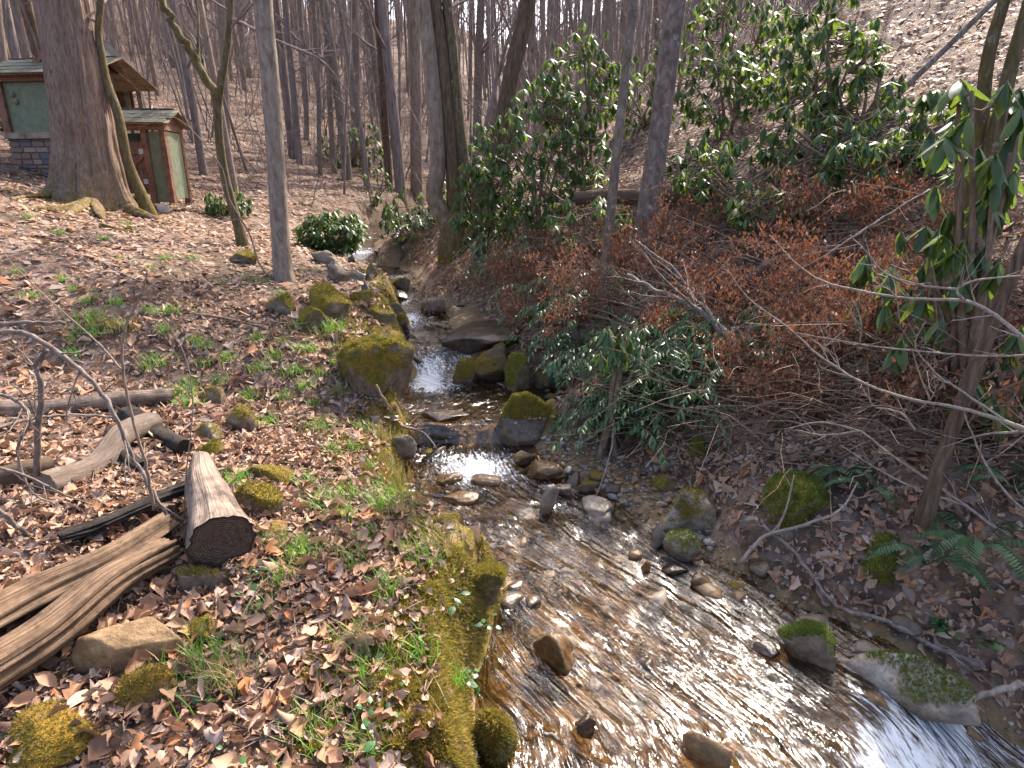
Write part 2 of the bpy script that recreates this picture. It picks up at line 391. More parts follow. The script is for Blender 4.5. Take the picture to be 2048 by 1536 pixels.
def m_water():
    m = NT('stream_water'); uv = m.attr('flow', 'Vector'); foam_and_sheen_a = m.attr('foam')
    d = m.n('VectorMath', {'operation': 'ADD'}, i0=uv, i1=m.n('VectorMath', {'operation': 'SCALE'}, i0=m.n('TexNoise', Vector=uv, Scale=3., Detail=2.).outputs['Color'], Scale=.13).outputs[0]).outputs[0]
    n1 = m.noise(m.mapping(d, (2.6, 12., 1)), 2.0, 3, .5)
    n2 = m.noise(m.mapping(d, (9., 34., 1)), 2.2, 2, .5)
    n3 = m.noise(m.mapping(d, (1.3, 4.0, 1)), 2.0, 2, .5)
    rough_ = m.maprange(m.noise(uv, 2.2, 3, .6), .38, .62, .25, 1.15)
    hgt_ = m.math('ADD', m.math('MULTIPLY', rough_, m.math('ADD', n1, m.math('MULTIPLY', n2, .2))), m.math('MULTIPLY', n3, 1.6))
    nrm = m.n('Bump', Height=hgt_, Strength=1., Distance=.034).outputs[0]
    fr = m.n('Fresnel', IOR=1.33, Normal=nrm).outputs[0]
    gl = m.n('BsdfGlossy', Color=(1, 1, 1), Roughness=.12, Normal=nrm).outputs[0]
    tr = m.n('BsdfTransparent', Color=(.80, .70, .54)).outputs[0]
    w = m.n('MixShader', i0=m.math('ADD', m.math('MULTIPLY', fr, 1.), .03), i1=tr, i2=gl).outputs[0]
    fn = m.noise(m.mapping(d, (5., 26., 1)), 2.2, 5, .7); fn2 = m.noise(uv, 28., 4, .7)
    fm = m.math('ADD', foam_and_sheen_a, m.math('ADD', m.math('MULTIPLY', m.math('SUBTRACT', fn, .5), 2.2), m.math('MULTIPLY', m.math('SUBTRACT', fn2, .5), 1.5)))
    ff = m.math('MULTIPLY', m.maprange(fm, .55, .95), m.maprange(foam_and_sheen_a, .03, .25))
    fd = m.principled((.80, .83, .86), .5, .4, nrm)
    ft = m.n('BsdfTranslucent', Color=(.8, .83, .86)).outputs[0]
    fs = m.n('MixShader', i0=.3, i1=fd, i2=ft).outputs[0]
    return m.done(m.n('MixShader', i0=m.math('MULTIPLY', ff, .92), i1=w, i2=fs).outputs[0])
M = {}
M['ground'] = m_ground()
M['litter'] = m_leaf('leaf_litter', LITTER)
M['leaf'] = m_objleaf('fallen_leaf', [(0, (.11, .06, .04)), (.2, (.26, .135, .08)), (.42, (.41, .245, .15)), (.56, (.36, .15, .06)), (.8, (.47, .32, .225)), (1, (.29, .215, .185))], (.36, .21, .12), .12)
M['beech'] = m_leaf('dry_beech_leaf', [(0, (.11, .045, .026)), (.45, (.21, .085, .045)), (.75, (.29, .125, .065)), (1, (.34, .215, .145))], (.30, .11, .05), .2, .65)
GREEN = [(0, (.022, .048, .012)), (.5, (.042, .088, .018)), (.8, (.075, .13, .022)), (1, (.13, .16, .035))]
M['rhodo'] = m_green('rhododendron_leaf', GREEN, (.20, .30, .03), .32, .42)
M['rhodo_obj'] = m_green('rhododendron_leaf_near', GREEN, (.20, .30, .03), .32, .42, True)
M['hobble'] = m_green('doghobble_leaf', [(0, (.02, .05, .015)), (.6, (.04, .095, .025)), (1, (.07, .15, .04))], (.10, .22, .03), .2, .35)
M['fern'] = m_green('fern_frond', [(0, (.015, .055, .018)), (1, (.035, .10, .03))], (.06, .2, .03), .25, .5)
M['grass'] = m_green('grass_blade', [(0, (.06, .17, .015)), (.6, (.11, .27, .02)), (.9, (.16, .28, .04)), (1, (.42, .33, .16))], (.2, .42, .03), .35, .5)
M['dry_grass'] = m_green('dry_grass_blade', [(0, (.30, .20, .09)), (.6, (.42, .30, .14)), (.85, (.2, .22, .05)), (1, (.1, .18, .03))], (.4, .3, .1), .3, .6)
M['mossfuzz'] = m_green('moss_tuft', [(0, (.055, .06, .006)), (.35, (.13, .11, .011)), (.7, (.24, .155, .016)), (1, (.32, .175, .03))], (.3, .25, .03), .3, .9)
M['mossgreen'] = m_green('green_moss_tuft', [(0, (.035, .06, .006)), (.5, (.11, .135, .012)), (1, (.24, .23, .03))], (.2, .3, .03), .3, .9)
M['bark_big'] = m_bark('furrowed_bark', (.085, .052, .04), (.25, .17, .135), (.40, .30, .245), (30, 30, 3.5), bumpd=.02)
M['bark_pale'] = m_bark('pale_bark', (.12, .085, .065), (.25, .19, .15), (.36, .29, .235), (10, 10, 3), lichen=.25, bumpd=.012)
M['bark_grey'] = m_bark('grey_lichen_bark', (.08, .06, .05), (.17, .13, .11), (.30, .24, .20), (8, 8, 4), lichen=.5, bumpd=.012)
M['bark_brown'] = m_bark('brown_bark', (.045, .028, .02), (.13, .085, .06), (.24, .17, .125), (16, 16, 2.2), bumpd=.02)
M['bark_moss'] = m_bark('mossy_bark', (.05, .035, .02), (.12, .09, .055), (.22, .18, .12), (12, 12, 3), lichen=.35, bumpd=.012)
M['bark_far'] = m_bark('forest_bark', (.10, .075, .068), (.21, .165, .15), (.33, .265, .24), (6, 6, 1), bumpd=.03)
M['twig'] = m_bark('twig_bark', (.12, .09, .08), (.22, .17, .155), (.32, .26, .235), (10, 10, 2), bumpd=.003)
M['pale_twig'] = m_bark('pale_twig_bark', (.15, .115, .09), (.28, .22, .18), (.40, .33, .28), (20, 20, 5), bumpd=.003)
M['dead_twig'] = m_bark('dead_twig_bark', (.10, .065, .045), (.20, .14, .10), (.30, .23, .18), (20, 20, 5), bumpd=.003)
M['rock'] = m_rock('mossy_rock', (.06, .042, .03), (.17, .125, .09), (.29, .23, .175))
M['rock_grey'] = m_rock('grey_stone', (.11, .085, .065), (.25, .20, .155), (.38, .32, .265))
M['rock_orange'] = m_rock('ochre_stone', (.09, .05, .022), (.20, .12, .055), (.33, .22, .12), moss=(.22, .12, .012))
M['rock_wet'] = m_rock('wet_brown_rock', (.03, .02, .014), (.085, .055, .033), (.16, .11, .065), rough=.4, spec=.5)
M['water'] = m_water()
def m_end(name, c0, c1):
    m = NT(name); v = m.attr('cap', 'Vector'); rd = m.n('SeparateXYZ', Vector=v).outputs[2]
    w = m.math('SINE', m.math('ADD', m.math('MULTIPLY', rd, 75.), m.math('MULTIPLY', m.noise(v, 3., 3), 9.)))
    n = m.noise(v, 7., 5, .7); crack = m.maprange(m.noise(m.mapping(v, (2., 2., .0)), 2.6, 2), .47, .5)
    c = m.mix(m.maprange(w, -1, 1, .2, .8), c0, c1); c = m.mix(m.maprange(n, .4, .65, 0, .7), c, tuple(.4 * q for q in c0))
    c = m.mix(m.maprange(rd, .84, .98), c, (.035, .024, .018))
    return m.done(m.principled(c, .85, .2, m.bump(m.math('ADD', w, n), .6, .004)))
M['end_grain'] = m_end('sawn_end_grain', (.07, .042, .03), (.19, .125, .09))
M['rotten'] = m_wood('rotten_log_wood', (.07, .036, .02), (.34, .22, .135), (3.2, 3.2, 3.), .02, log=True)
M['log_brown'] = m_bark('brown_log_bark', (.045, .028, .02), (.13, .085, .06), (.24, .17, .125), (3.5, 3.5, 3.), bumpd=.015, log=True)
M['log_grey'] = m_bark('grey_log_bark', (.07, .05, .04), (.18, .135, .11), (.32, .25, .2), (3.5, 3.5, 4.), lichen=.3, bumpd=.012, log=True)
M['char'] = m_wood('charred_wood', (.010, .009, .009), (.10, .075, .06), (4, 4, 9), .05, log=True)
M['greywood'] = m_wood('weathered_log_wood', (.11, .075, .055), (.36, .27, .21), (3.2, 3.2, 2.5), .012, log=True)
M['redwood'] = m_wood('red_brown_timber', (.15, .07, .042), (.27, .14, .09), (30, 30, 3), .003)
M['tanwood'] = m_wood('tan_timber', (.22, .15, .10), (.36, .27, .19), (30, 30, 3), .002)
M['stucco'] = m_plain('sage_stucco', (.20, .22, .145), .95, .6, 9.)
M['shingle'] = m_plain('mossy_shingle', (.13, .125, .095), .95, .75, 11., .01)
M['mortar'] = m_plain('mortar', (.30, .28, .26), .95)
M['metal'] = m_plain('grey_hinge_metal', (.45, .43, .40), .5, .2)
M['stone_a'] = m_plain('wall_stone_brown', (.24, .15, .11), .9, .5, 9., .02)
M['stone_b'] = m_plain('wall_stone_grey', (.16, .13, .135), .9, .5, 9., .02)
M['stone_c'] = m_plain('wall_stone_tan', (.33, .24, .18), .9, .5, 9., .02)
M['blue'] = m_plain('blue_plastic', (.02, .30, .55), .4, .2)
M['white_rock'] = m_rock('white_quartz', (.4, .37, .34), (.6, .57, .54), (.75, .72, .7))
M['roof_dark'] = m_plain('dark_roofing', (.03, .028, .028), .8)
M['cabin_red'] = m_wood('red_cabin_boards', (.13, .03, .018), (.24, .06, .035), (30, 30, 3), .002)
PEB = [m_rock('pebble_%s' % n, *c) for n, c in (('grey', ((.08, .07, .062), (.18, .165, .15), (.30, .28, .26))), ('tan', ((.12, .075, .045), (.26, .18, .12), (.38, .29, .21))),
        ('rust', ((.13, .05, .015), (.28, .12, .04), (.38, .2, .09))), ('dark', ((.03, .026, .025), (.08, .07, .065), (.15, .13, .12))))]

# ---------------------------------------------------------------- ground sheet
def axis(lo, hi, n, k):
    s = np.linspace(-1, 1, n); return s
u = np.linspace(-1, 1, 420); gx = .8 * 0 + np.sign(u) * (5.2 * np.abs(u) + 66 * np.abs(u) ** 5)
v = np.linspace(0, 1, 470); gy = -6 + 19 * v + 110 * v ** 5
gx = np.sort(gx)
X, Yg = np.meshgrid(gx, gy)
Zg = height(X, Yg)
xlv = ip(Yg, sy, sxl); xrv = ip(Yg, sy, sxr); barv = ip(Yg, BARY, BARV)
inside = sstep(-.12, .05, X - xlv) * (1 - sstep(barv * .6, barv + .1, X - xrv))
inside *= (1 - sstep(levels(X, Yg) + .06, levels(X, Yg) + .16, Zg)) * (1 - sstep(14, 18, Yg))
dLg = xlv - X
mossg = sstep(-.1, .1, dLg) * (1 - sstep(.25, .75 + .4 * fbm(np.stack([X, Yg], -1) * 1.2, 2, 77), dLg)) * (1 - sstep(9, 13, Yg)) \
    + .5 * sstep(0, .3, X - xrv - barv) * sstep(6.5, 7.5, Yg) * (1 - sstep(.8, 1.6, X - xrv - barv)) * (1 - sstep(11, 13, Yg))
tb = hit(184, 412); mossg = mossg + 1.0 * np.exp(-((X - tb[0]) / 1.0) ** 2 - ((Yg - tb[1] + .25) / .9) ** 2)
nx, ny = len(gx), len(gy)
ii = np.arange(ny - 1)[:, None] * nx + np.arange(nx - 1)[None]
GF = np.stack([ii, ii + 1, ii + nx + 1, ii + nx], -1).reshape(-1, 4)
ground = obj('ground', mesh_np('ground', np.stack([X, Yg, Zg], -1).reshape(-1, 3), GF, None, {'bed': inside.ravel(), 'moss': np.clip(mossg, 0, 1).ravel()}), M['ground'])
tag(ground, 'leaf-strewn forest floor sloping down to the stream from both sides', 'ground', kind='structure')

# ---------------------------------------------------------------- stream water
wy = np.concatenate([np.linspace(-5, 1.2, 60), np.linspace(1.22, 15, 640), np.linspace(15.1, 40, 60)])
wt = np.linspace(0, 1, 90)
WY, WT = np.meshgrid(wy, wt, indexing='ij')
wl = ip(WY, sy, sxl) - .22; wr = ip(WY, sy, sxr) + .28 + .5 * ip(WY, BARY, BARV) * 0
WX = wl + (wr - wl) * WT
WZ = levels(WX, WY)
seg = np.hypot(np.gradient(wy), np.gradient(ip(wy, sy, sz)) * 1.6); S = np.cumsum(seg)[:, None] + 0 * WT
FL = np.stack([S + WX * .55 * (1 - sstep(2.6, 5, WY)), (WX - .5 * (wl + wr)) * 1.0 + WY * .0, 0 * S], -1)
fp = np.stack([WX * 7, WY * 2.6], -1)
rip = fbm(fp, 3, 41) * .013 + fbm(np.stack([WX * 16, WY * 7], -1), 2, 42) * .005
calm = 1 - .6 * np.exp(-((WX - .45) / .5) ** 2 - ((WY - 2.1) / .5) ** 2)
WZ = WZ + rip * calm * sstep(1, 2, WY + 1)
def blob(px, py, z, rx, ry, a):
    p = at_z(px, py, z); return a * np.exp(-((WX - p[0]) / rx) ** 2 - ((WY - p[1]) / ry) ** 2)
slope_w = np.gradient(ip(wy, sy, sz), wy)
fall = np.clip((slope_w - .10) / .22, 0, 1)
kern = np.ones(13) / 13; fall = np.convolve(fall, kern, 'same')
foam = .88 * fall[:, None] * np.ones_like(WX) * (WY > 4) * (WY < 15)
foam += blob(945, 925, .13, .36, .32, 1.25) + blob(875, 772, .36, .36, .28, 1.4) + blob(820, 640, .82, .12, .5, .5) + blob(815, 600, .9, .1, .5, .55) \
    + blob(695, 540, 1.05, .3, .8, .5) + blob(740, 575, 1., .3, .5, .3) + blob(1040, 1130, .04, .25, .2, .38) + blob(1150, 1230, .02, .3, .18, .35) + blob(1000, 1090, .05, .2, .2, .3)
dr = WX - .95 * (WY - 2.0)
foam += (.34 + .3 * vnoise(np.stack([WX * 3, WY * 1.5], -1), 55)) * sstep(6.0, 6.6, WY) * (1 - sstep(13, 14.5, WY)) + .22 * sstep(2.4, 2.9, WY) * (1 - sstep(4.4, 4.8, WY)) * (.5 + vnoise(np.stack([WX * 2.5, WY * 2], -1), 56))  # upper-run white is foam plus painted-in sky reflection; then riffle foam
foam += 1.05 * sstep(1.0, 1.6, dr) * (1 - sstep(2.3, 2.8, WY))
foam = np.clip(foam * (.75 + .5 * vnoise(fp * .6, 51)), 0, 1.1)
nw, nt_ = WX.shape
ii = np.arange(nw - 1)[:, None] * nt_ + np.arange(nt_ - 1)[None]
WF = np.stack([ii, ii + 1, ii + nt_ + 1, ii + nt_], -1).reshape(-1, 4)
water = obj('water', mesh_np('water', np.stack([WX, WY, WZ], -1).reshape(-1, 3), WF, None, {'foam': foam.ravel(), 'flow': FL.reshape(-1, 3)}), M['water'])
tag(water, 'shallow clear stream tumbling over small falls towards the camera', 'stream', kind='structure')
# ---------------------------------------------------------------- rocks
def wet_hit(px, py, y0=1.2, y1=60):
    """first point where a sight line meets the ground or the water"""
    d = ray(px, py); t = np.concatenate([np.linspace(y0, 16, 1500), np.linspace(16.05, 22, 100)]) / d[1]
    P = CAM[None] + d[None] * t[:, None]
    ins = (P[:, 0] > ip(P[:, 1], sy, sxl) - .1) & (P[:, 0] < ip(P[:, 1], sy, sxr) + .2)
    g0 = hfast(P[:, 0], P[:, 1]); g0 = np.where(ins, np.maximum(g0, levels(P[:, 0], P[:, 1])), g0)
    i = int(np.argmax(P[:, 2] < g0)); return P[i] if i else hit(px, py)
def ico(sub):
    import bmesh
    bm = bmesh.new(); bmesh.ops.create_icosphere(bm, subdivisions=sub, radius=1)
    V = np.array([v.co[:] for v in bm.verts]); F = np.array([[v.index for v in f.verts] for f in bm.faces]); bm.free(); return V, F
ICO = {k: ico(k) for k in (1, 2, 3, 4, 5)}
def rock_verts(size, sub, seed, planes=11, rough=.10, flat=1.0):
    g = np.random.default_rng(seed); V, F = ICO[sub]; V = V.copy()
    for _ in range(planes):
        n = g.normal(size=3); n[2] *= .8; n /= np.linalg.norm(n); off = g.uniform(.45, .78)
        e = V @ n - off; V = V - np.maximum(e, 0)[:, None] * n[None] * .93
    V /= np.abs(V).max(0)[None]
    V += (fbm(V * 1.6 + seed, 3, seed % 50) * rough)[:, None] * V
    V += (fbm(V * 5 + seed, 3, seed % 50 + 5) * rough * .6)[:, None] * V
    if sub >= 4: V += (-np.abs(vnoise(V * 3.1 + seed, seed % 50 + 9)) * rough * .8)[:, None] * V
    return V * np.array(size)[None] * .5, F
def vnormals(V, F):
    n = np.cross(V[F[:, 1]] - V[F[:, 0]], V[F[:, 2]] - V[F[:, 0]]); N = np.zeros_like(V)
    for k in range(3): np.add.at(N, F[:, k], n)
    return N / (np.linalg.norm(N, axis=1, keepdims=True) + 1e-9)
BLADE = [(np.array([[-.18, 0, 0], [.18, 0, 0], [.03, .18, .62], [0, .5, 1.]]), np.array([[0, 1, 2], [0, 2, 3]])),
         (np.array([[-.15, 0, 0], [.15, 0, 0], [.06, -.15, .7], [.1, -.2, 1.]]), np.array([[0, 1, 2], [0, 2, 3]]))]
ROCKS = []   # footprints, used to keep litter off bare stones
def rock(name, label, px, pyb, w, h, mat='rock', moss=.5, wet=0., deep=.8, sink=.3, seed=None, yaw=None, tilt=0., sub=4, planes=11, rough=.1, cat='rock', fuzz=0, fuzzmat='mossfuzz', group=None, hz=1.0):
    seed = seed if seed is not None else int(px * 7 + pyb * 13) % 9973
    p = wet_hit(px, pyb); s = px_size(p)
    W = w * s * 1.04; D = W * deep; dwn = math.atan2(CAMH - p[2], math.hypot(p[0], p[1]))
    Hh = max(.58 * h * s, (h * s - .5 * D * math.sin(dwn)) / math.cos(dwn)) * hz
    V, F = rock_verts((W, D, Hh / (1 - sink) * 1.02), sub, seed, planes, rough)
    g = np.random.default_rng(seed + 1)
    yw = g.uniform(-.35, .35) if yaw is None else yaw
    V = V @ rot_axes(np.array([yw]), np.array([g.uniform(-.1, .1)]), np.array([tilt]))[0].T
    away = np.array([p[0], p[1]]); away /= np.linalg.norm(away)
    c = np.array([p[0] + away[0] * D * .42, p[1] + away[1] * D * .42, 0])
    gz = p[2]
    c[2] = gz - (V[:, 2].min()) - Hh / (1 - sink) * sink
    N = vnormals(V, F); wz = V[:, 2] + c[2]
    mo = moss * 1.0 * sstep(-.5, .9, N[:, 2] + .6 * fbm((V + c) * 6, 3, 61)) + (moss - .5) * .55
    wl = levels(c[:1] * 1., c[1:2])[0]
    wt_ = np.clip(wet + (1 - sstep(wl + .02, wl + .10, wz)) * (1 if wet > 0 else 0), 0, 1)
    mo = mo * (1 - .9 * (1 - sstep(wl + .02, wl + .07, wz)) * (1 if wet > 0 else 0))
    o = obj(name, mesh_np(name, V, None, F, {'moss': mo, 'wet': wt_}), M[mat] if isinstance(mat, str) else mat, None, c)
    tag(o, label, cat, group)
    if fuzz:
        prob = np.clip(mo - .35, 0, 1) * (N[:, 2] > -.5)
        A = np.linalg.norm(np.cross(V[F[:, 1]] - V[F[:, 0]], V[F[:, 2]] - V[F[:, 0]]), axis=1) * prob[F].mean(1)
        if A.sum() > 0:
            fi = g.choice(len(F), fuzz, p=A / A.sum()); b = g.random((fuzz, 2)); fl = b.sum(1) > 1; b[fl] = 1 - b[fl]
            Pp = V[F[fi, 0]] + (V[F[fi, 1]] - V[F[fi, 0]]) * b[:, :1] + (V[F[fi, 2]] - V[F[fi, 0]]) * b[:, 1:]
            nn = N[F[fi, 0]] + g.normal(size=(fuzz, 3)) * .45 + np.array([0, 0, .25])
            Rm = align(nn) @ rot_axes(g.uniform(0, 6.28, fuzz), np.zeros(fuzz), np.zeros(fuzz))
            sc = g.uniform(.5, 1.1, fuzz) * min(.024, .15 * Hh)
            fv, ff, fr = scatter(BLADE, g.integers(0, 2, fuzz), Pp, Rm, sc, np.clip(.5 + .45 * fbm((Pp + c) * 9, 2, 71) + g.normal(size=fuzz) * .18, 0, 1))
            tag(obj('moss_cover', mesh_np('moss_cover', fv, None, ff, {'rnd': fr}), M[fuzzmat], o), kind='stuff')
    ROCKS.append((c[0], c[1], max(W, D) * .5, c[2] + V[:, 2].max()))
    return o
RK = [ # name, label, px, py bottom, width, height, options
 ('boulder', 'large golden-mossed boulder with a hollow bare flank left of the main waterfall', 764, 808, 160, 150, dict(moss=.95, wet=.02, deep=.9, sub=5, fuzz=7000, planes=8, seed=12, hz=.95, sink=.2)),
 ('boulder', 'long hump of yellow-green mossed boulder beside the upper left bank', 668, 650, 105, 92, dict(moss=1., deep=1.5, sub=4, fuzz=3000, planes=7, yaw=.5)),
 ('rock', 'grey mossy rock half buried in leaves below the straight pale tree', 566, 630, 58, 50, dict(moss=.7, fuzz=700)),
 ('rock', 'mossy rock to the right of the half buried grey one on the left slope', 630, 660, 72, 50, dict(moss=.75, fuzz=800)),
 ('rock', 'small leaning mossy stone at the right foot of the main waterfall', 925, 768, 46, 66, dict(moss=.85, wet=.03, tilt=.25, deep=.8, fuzz=900, hz=1.15)),
 ('rock', 'dark wet block between two mossy stones right of the main waterfall', 982, 764, 84, 76, dict(moss=.7, wet=.3, mat='rock_wet', fuzz=800, hz=1.15)),
 ('rock', 'tall greenest mossy stone at the right edge of the plunge pool', 1040, 780, 62, 84, dict(moss=1.0, wet=.02, fuzz=1600, fuzzmat='mossgreen', hz=1.15)),
 ('rock', 'low mossy stone beneath the leafy bank right of the plunge pool', 1092, 778, 52, 46, dict(moss=.6, wet=.1, fuzz=300)),
 ('rock', 'broad wet brown slab with a film of water beside the main waterfall', 968, 722, 172, 80, dict(moss=.12, wet=.95, mat='rock_wet', deep=1.15, sub=5, planes=7, rough=.06, seed=5, yaw=.2, tilt=-.12)),
 ('boulder', 'angular moss-capped boulder right of the lower waterfall', 1048, 893, 124, 96, dict(moss=1.0, wet=.02, fuzz=4200, deep=.8, seed=33, planes=9, sub=5, hz=1.25)),
 ('rock', 'mossy rock behind the angular boulder near the lower waterfall', 1108, 856, 44, 42, dict(moss=.7, fuzz=300)),
 ('rock', 'smooth round dark stone just right of the moss-capped boulder', 1136, 880, 56, 38, dict(moss=.3, wet=.3, mat='rock_grey', planes=5)),
 ('rock', 'small mossy knob left behind the moss-capped boulder', 1024, 856, 34, 32, dict(moss=.7, wet=.2)),
 ('rock', 'flat dark ledge stone at the lip of the lower waterfall', 890, 846, 100, 24, dict(moss=.1, wet=1., mat='rock_wet', deep=.6, rough=.05, sink=.2, hz=1.1)),
 ('rock', 'brown wet ledge under the lip stone of the lower waterfall', 880, 880, 92, 30, dict(moss=.1, wet=1., mat='rock_wet', deep=.6, rough=.06, sink=.2)),
 ('rock', 'brown mossy rock at the left bank beside the lower pool', 798, 916, 76, 60, dict(moss=.45, wet=.15, fuzz=500)),
 ('rock', 'small tan stone wedged at the left end of the lower falls', 846, 888, 40, 22, dict(moss=.3, wet=.5)),
 ('rock', 'long tilted stone pointing at the lower pool below the boulder', 1045, 930, 56, 30, dict(moss=.4, wet=.4, yaw=.8, deep=.5)),
 ('rock', 'tan flat stone at the upstream tip of the gravel bar', 1085, 962, 84, 38, dict(moss=.05, wet=.4, mat='rock_orange', rough=.05, planes=7)),
 ('rock', 'submerged ochre stone left of the midstream riffle', 895, 972, 66, 26, dict(moss=0., wet=1., mat='rock_orange')),
 ('rock', 'wet brown stone splitting the current under the lower pool', 975, 972, 66, 24, dict(moss=0., wet=1., mat='rock_orange')),
 ('rock', 'wide tan stone barely under water in the upper riffle', 922, 1010, 74, 26, dict(moss=0., wet=1., mat='rock_orange')),
 ('rock', 'upright grey stone at the water edge of the gravel bar', 1094, 1032, 36, 66, dict(moss=.15, wet=.3, mat='rock_grey', deep=1., tilt=.15)),
 ('rock', 'pale chunk resting behind the upright grey stone', 1130, 994, 36, 32, dict(moss=.05, wet=.1, mat='rock_grey')),
 ('rock', 'flat grey wedge-shaped slab at the edge of the gravel bar', 1188, 1040, 80, 36, dict(moss=.05, wet=.2, mat='rock_grey', deep=1.0, planes=7, rough=.05, seed=4)),
 ('rock', 'low mossy stone jutting from the left bank into the riffle', 892, 1048, 76, 26, dict(moss=.7, wet=.2, fuzz=400, deep=.5)),
 ('boulder', 'grey boulder with a stripe of moss down its face by the right bank', 1370, 1072, 106, 92, dict(moss=.5, mat='rock_grey', sub=5, planes=9, seed=21, fuzz=1200, rough=.06)),
 ('rock', 'rounded stone with green moss on one side below the striped boulder', 1358, 1124, 80, 54, dict(moss=.52, wet=.1, mat='rock_grey', planes=5, seed=8, fuzz=500, fuzzmat='mossgreen')),
 ('rock', 'narrow upright stone left of the striped boulder', 1313, 1092, 26, 46, dict(moss=.05, wet=.2, mat='rock_grey', deep=.9)),
 ('rock', 'low wet stone with a green moss tip under the rounded stone', 1352, 1152, 62, 22, dict(moss=.35, wet=.6, mat='rock_wet')),
 ('rock', 'shiny wet orange-brown stone at the right waterline', 1398, 1178, 46, 26, dict(moss=0., wet=1., mat='rock_orange')),
 ('rock', 'brown flat pebble lying on top of the riffle below the bar', 1268, 1120, 36, 18, dict(moss=0., wet=.4, mat='rock_orange', sub=3, planes=4)),
 ('rock', 'bright orange wet stone next to the brown flat pebble', 1292, 1144, 22, 26, dict(moss=0., wet=.9, mat=PEB[2], sub=3)),
 ('boulder', 'sharp-nosed stone with bright moss on its right side near the rapids', 1622, 1338, 130, 96, dict(moss=.62, wet=.1, sub=5, seed=17, yaw=-.6, deep=.7, fuzz=1800, fuzzmat='mossgreen')),
 ('boulder', 'long flat-topped stone with a dark mossy front by the rapids', 1830, 1425, 270, 92, dict(moss=.42, wet=.05, mat='rock_grey', sub=5, planes=8, deep=.42, yaw=-.45, rough=.05, fuzz=1500, fuzzmat='mossgreen', seed=14)),
 ('rock', 'long brown stone breaking the surface in the middle of the stream', 1106, 1332, 112, 70, dict(moss=0., wet=.7, mat='rock_orange', yaw=-.6, deep=.55, sink=.4)),
 ('rock', 'small dark stone standing out of the shallow sandy water', 1168, 1474, 44, 42, dict(moss=.1, wet=.6, mat='rock_wet')),
 ('rock', 'rough brown oblong stone at the bottom edge of the picture', 1408, 1540, 100, 62, dict(moss=0., wet=.3, mat='rock_orange', yaw=-.6, deep=.55)),
 ('rock', 'submerged stone glinting in the brightest water', 1535, 1318, 60, 26, dict(moss=0., wet=1., mat='rock_wet')),
 ('moss_mound', 'big fluffy yellow-green moss mound on the right bank', 1588, 1058, 150, 96, dict(moss=1.25, sub=5, planes=3, rough=.2, fuzz=6500, fuzzmat='mossgreen', cat='moss mound')),
 ('moss_mound', 'dark green moss-covered stone below the ferns', 1765, 1165, 150, 92, dict(moss=1.2, sub=5, planes=5, rough=.12, fuzz=6000, fuzzmat='mossgreen', cat='moss mound', yaw=-.4)),
 ('moss_mound', 'small round bright moss ball below the leafy bank', 1396, 918, 38, 36, dict(moss=1.2, planes=3, fuzz=900, fuzzmat='mossgreen', cat='moss mound')),
 ('rock', 'flat lichen-grey stone poking from leaves behind the striped boulder', 1508, 1068, 66, 40, dict(moss=.4, mat='rock_grey', fuzz=250, yaw=-.6)),
 ('rock', 'thin mossy stone wedged between gravel and leaf litter', 1322, 986, 66, 26, dict(moss=.6, deep=.5, yaw=-.3, fuzz=200)),
 ('rock', 'flat brown slab half under leaves at the top of the gravel bar', 1350, 930, 64, 22, dict(moss=.05, mat='rock', deep=.9)),
 ('boulder', 'bank boulder thick with yellow-green moss overhanging the near stream', 955, 1215, 130, 95, dict(moss=1.1, sub=5, planes=7, fuzz=6000, sink=.35, deep=.9)),
 ('rock', 'mossy stone low on the near bank at the bottom of the picture', 985, 1530, 90, 90, dict(moss=1.0, fuzz=3500, planes=7, deep=.9, sink=.4)),
 ('rock', 'flat rectangular lichened stone propped under the split logs', 280, 1342, 205, 92, dict(moss=.32, mat='rock_orange', sub=5, planes=12, deep=.45, rough=.04, seed=3, tilt=-.06, hz=1.2)),
 ('rock', 'ochre stone under the flat rectangular one', 302, 1424, 112, 70, dict(moss=.55, mat='rock_orange', deep=.6, seed=9, fuzz=400, planes=8)),
 ('rock', 'rust-mossed stone in the bottom left corner', 108, 1540, 235, 76, dict(moss=.75, mat='rock_orange', deep=.8, planes=6, fuzz=2200, sub=5)),
 ('rock', 'small mossy block right of the flat rectangular stone', 408, 1284, 66, 42, dict(moss=.75, fuzz=500)),
 ('rock', 'grey-green stone under the sawn log end', 400, 1188, 104, 50, dict(moss=.5, deep=.5, fuzz=300)),
 ('rock', 'mossy stone in the fire ring just right of the sawn log', 528, 1034, 100, 66, dict(moss=.75, fuzz=900, planes=7)),
 ('rock', 'long flat slab edged with moss above the sawn log', 535, 968, 122, 34, dict(moss=.8, fuzz=700, deep=.5, yaw=-.35)),
 ('rock', 'tan-mossed pointed stone at the far right of the fire ring', 492, 870, 78, 52, dict(moss=.65, fuzz=500)),
 ('rock', 'squarish stone at the end of the long grey log', 430, 812, 66, 38, dict(moss=.55, fuzz=300)),
 ('rock', 'low mossy stone left of the pointed one', 420, 884, 62, 36, dict(moss=.65, fuzz=300)),
 ('rock', 'moss-topped stone in front of the charred log tip', 430, 918, 66, 36, dict(moss=.8, fuzz=500)),
 ('rock', 'flat ochre stone beside the grass tuft near the sawn log end', 556, 1078, 66, 30, dict(moss=.6, mat='rock_orange', deep=.8)),
 ('rock', 'mossy shoulder rock at the left of the upper cascade', 808, 664, 46, 44, dict(moss=.8, wet=.05, fuzz=500)),
 ('rock', 'rounded brown boulder between the two upper channels', 872, 628, 62, 42, dict(moss=.3, wet=.1, planes=6)),
 ('rock', 'low moss-fringed rock along the left of the upper run', 762, 646, 66, 34, dict(moss=.7, fuzz=400)),
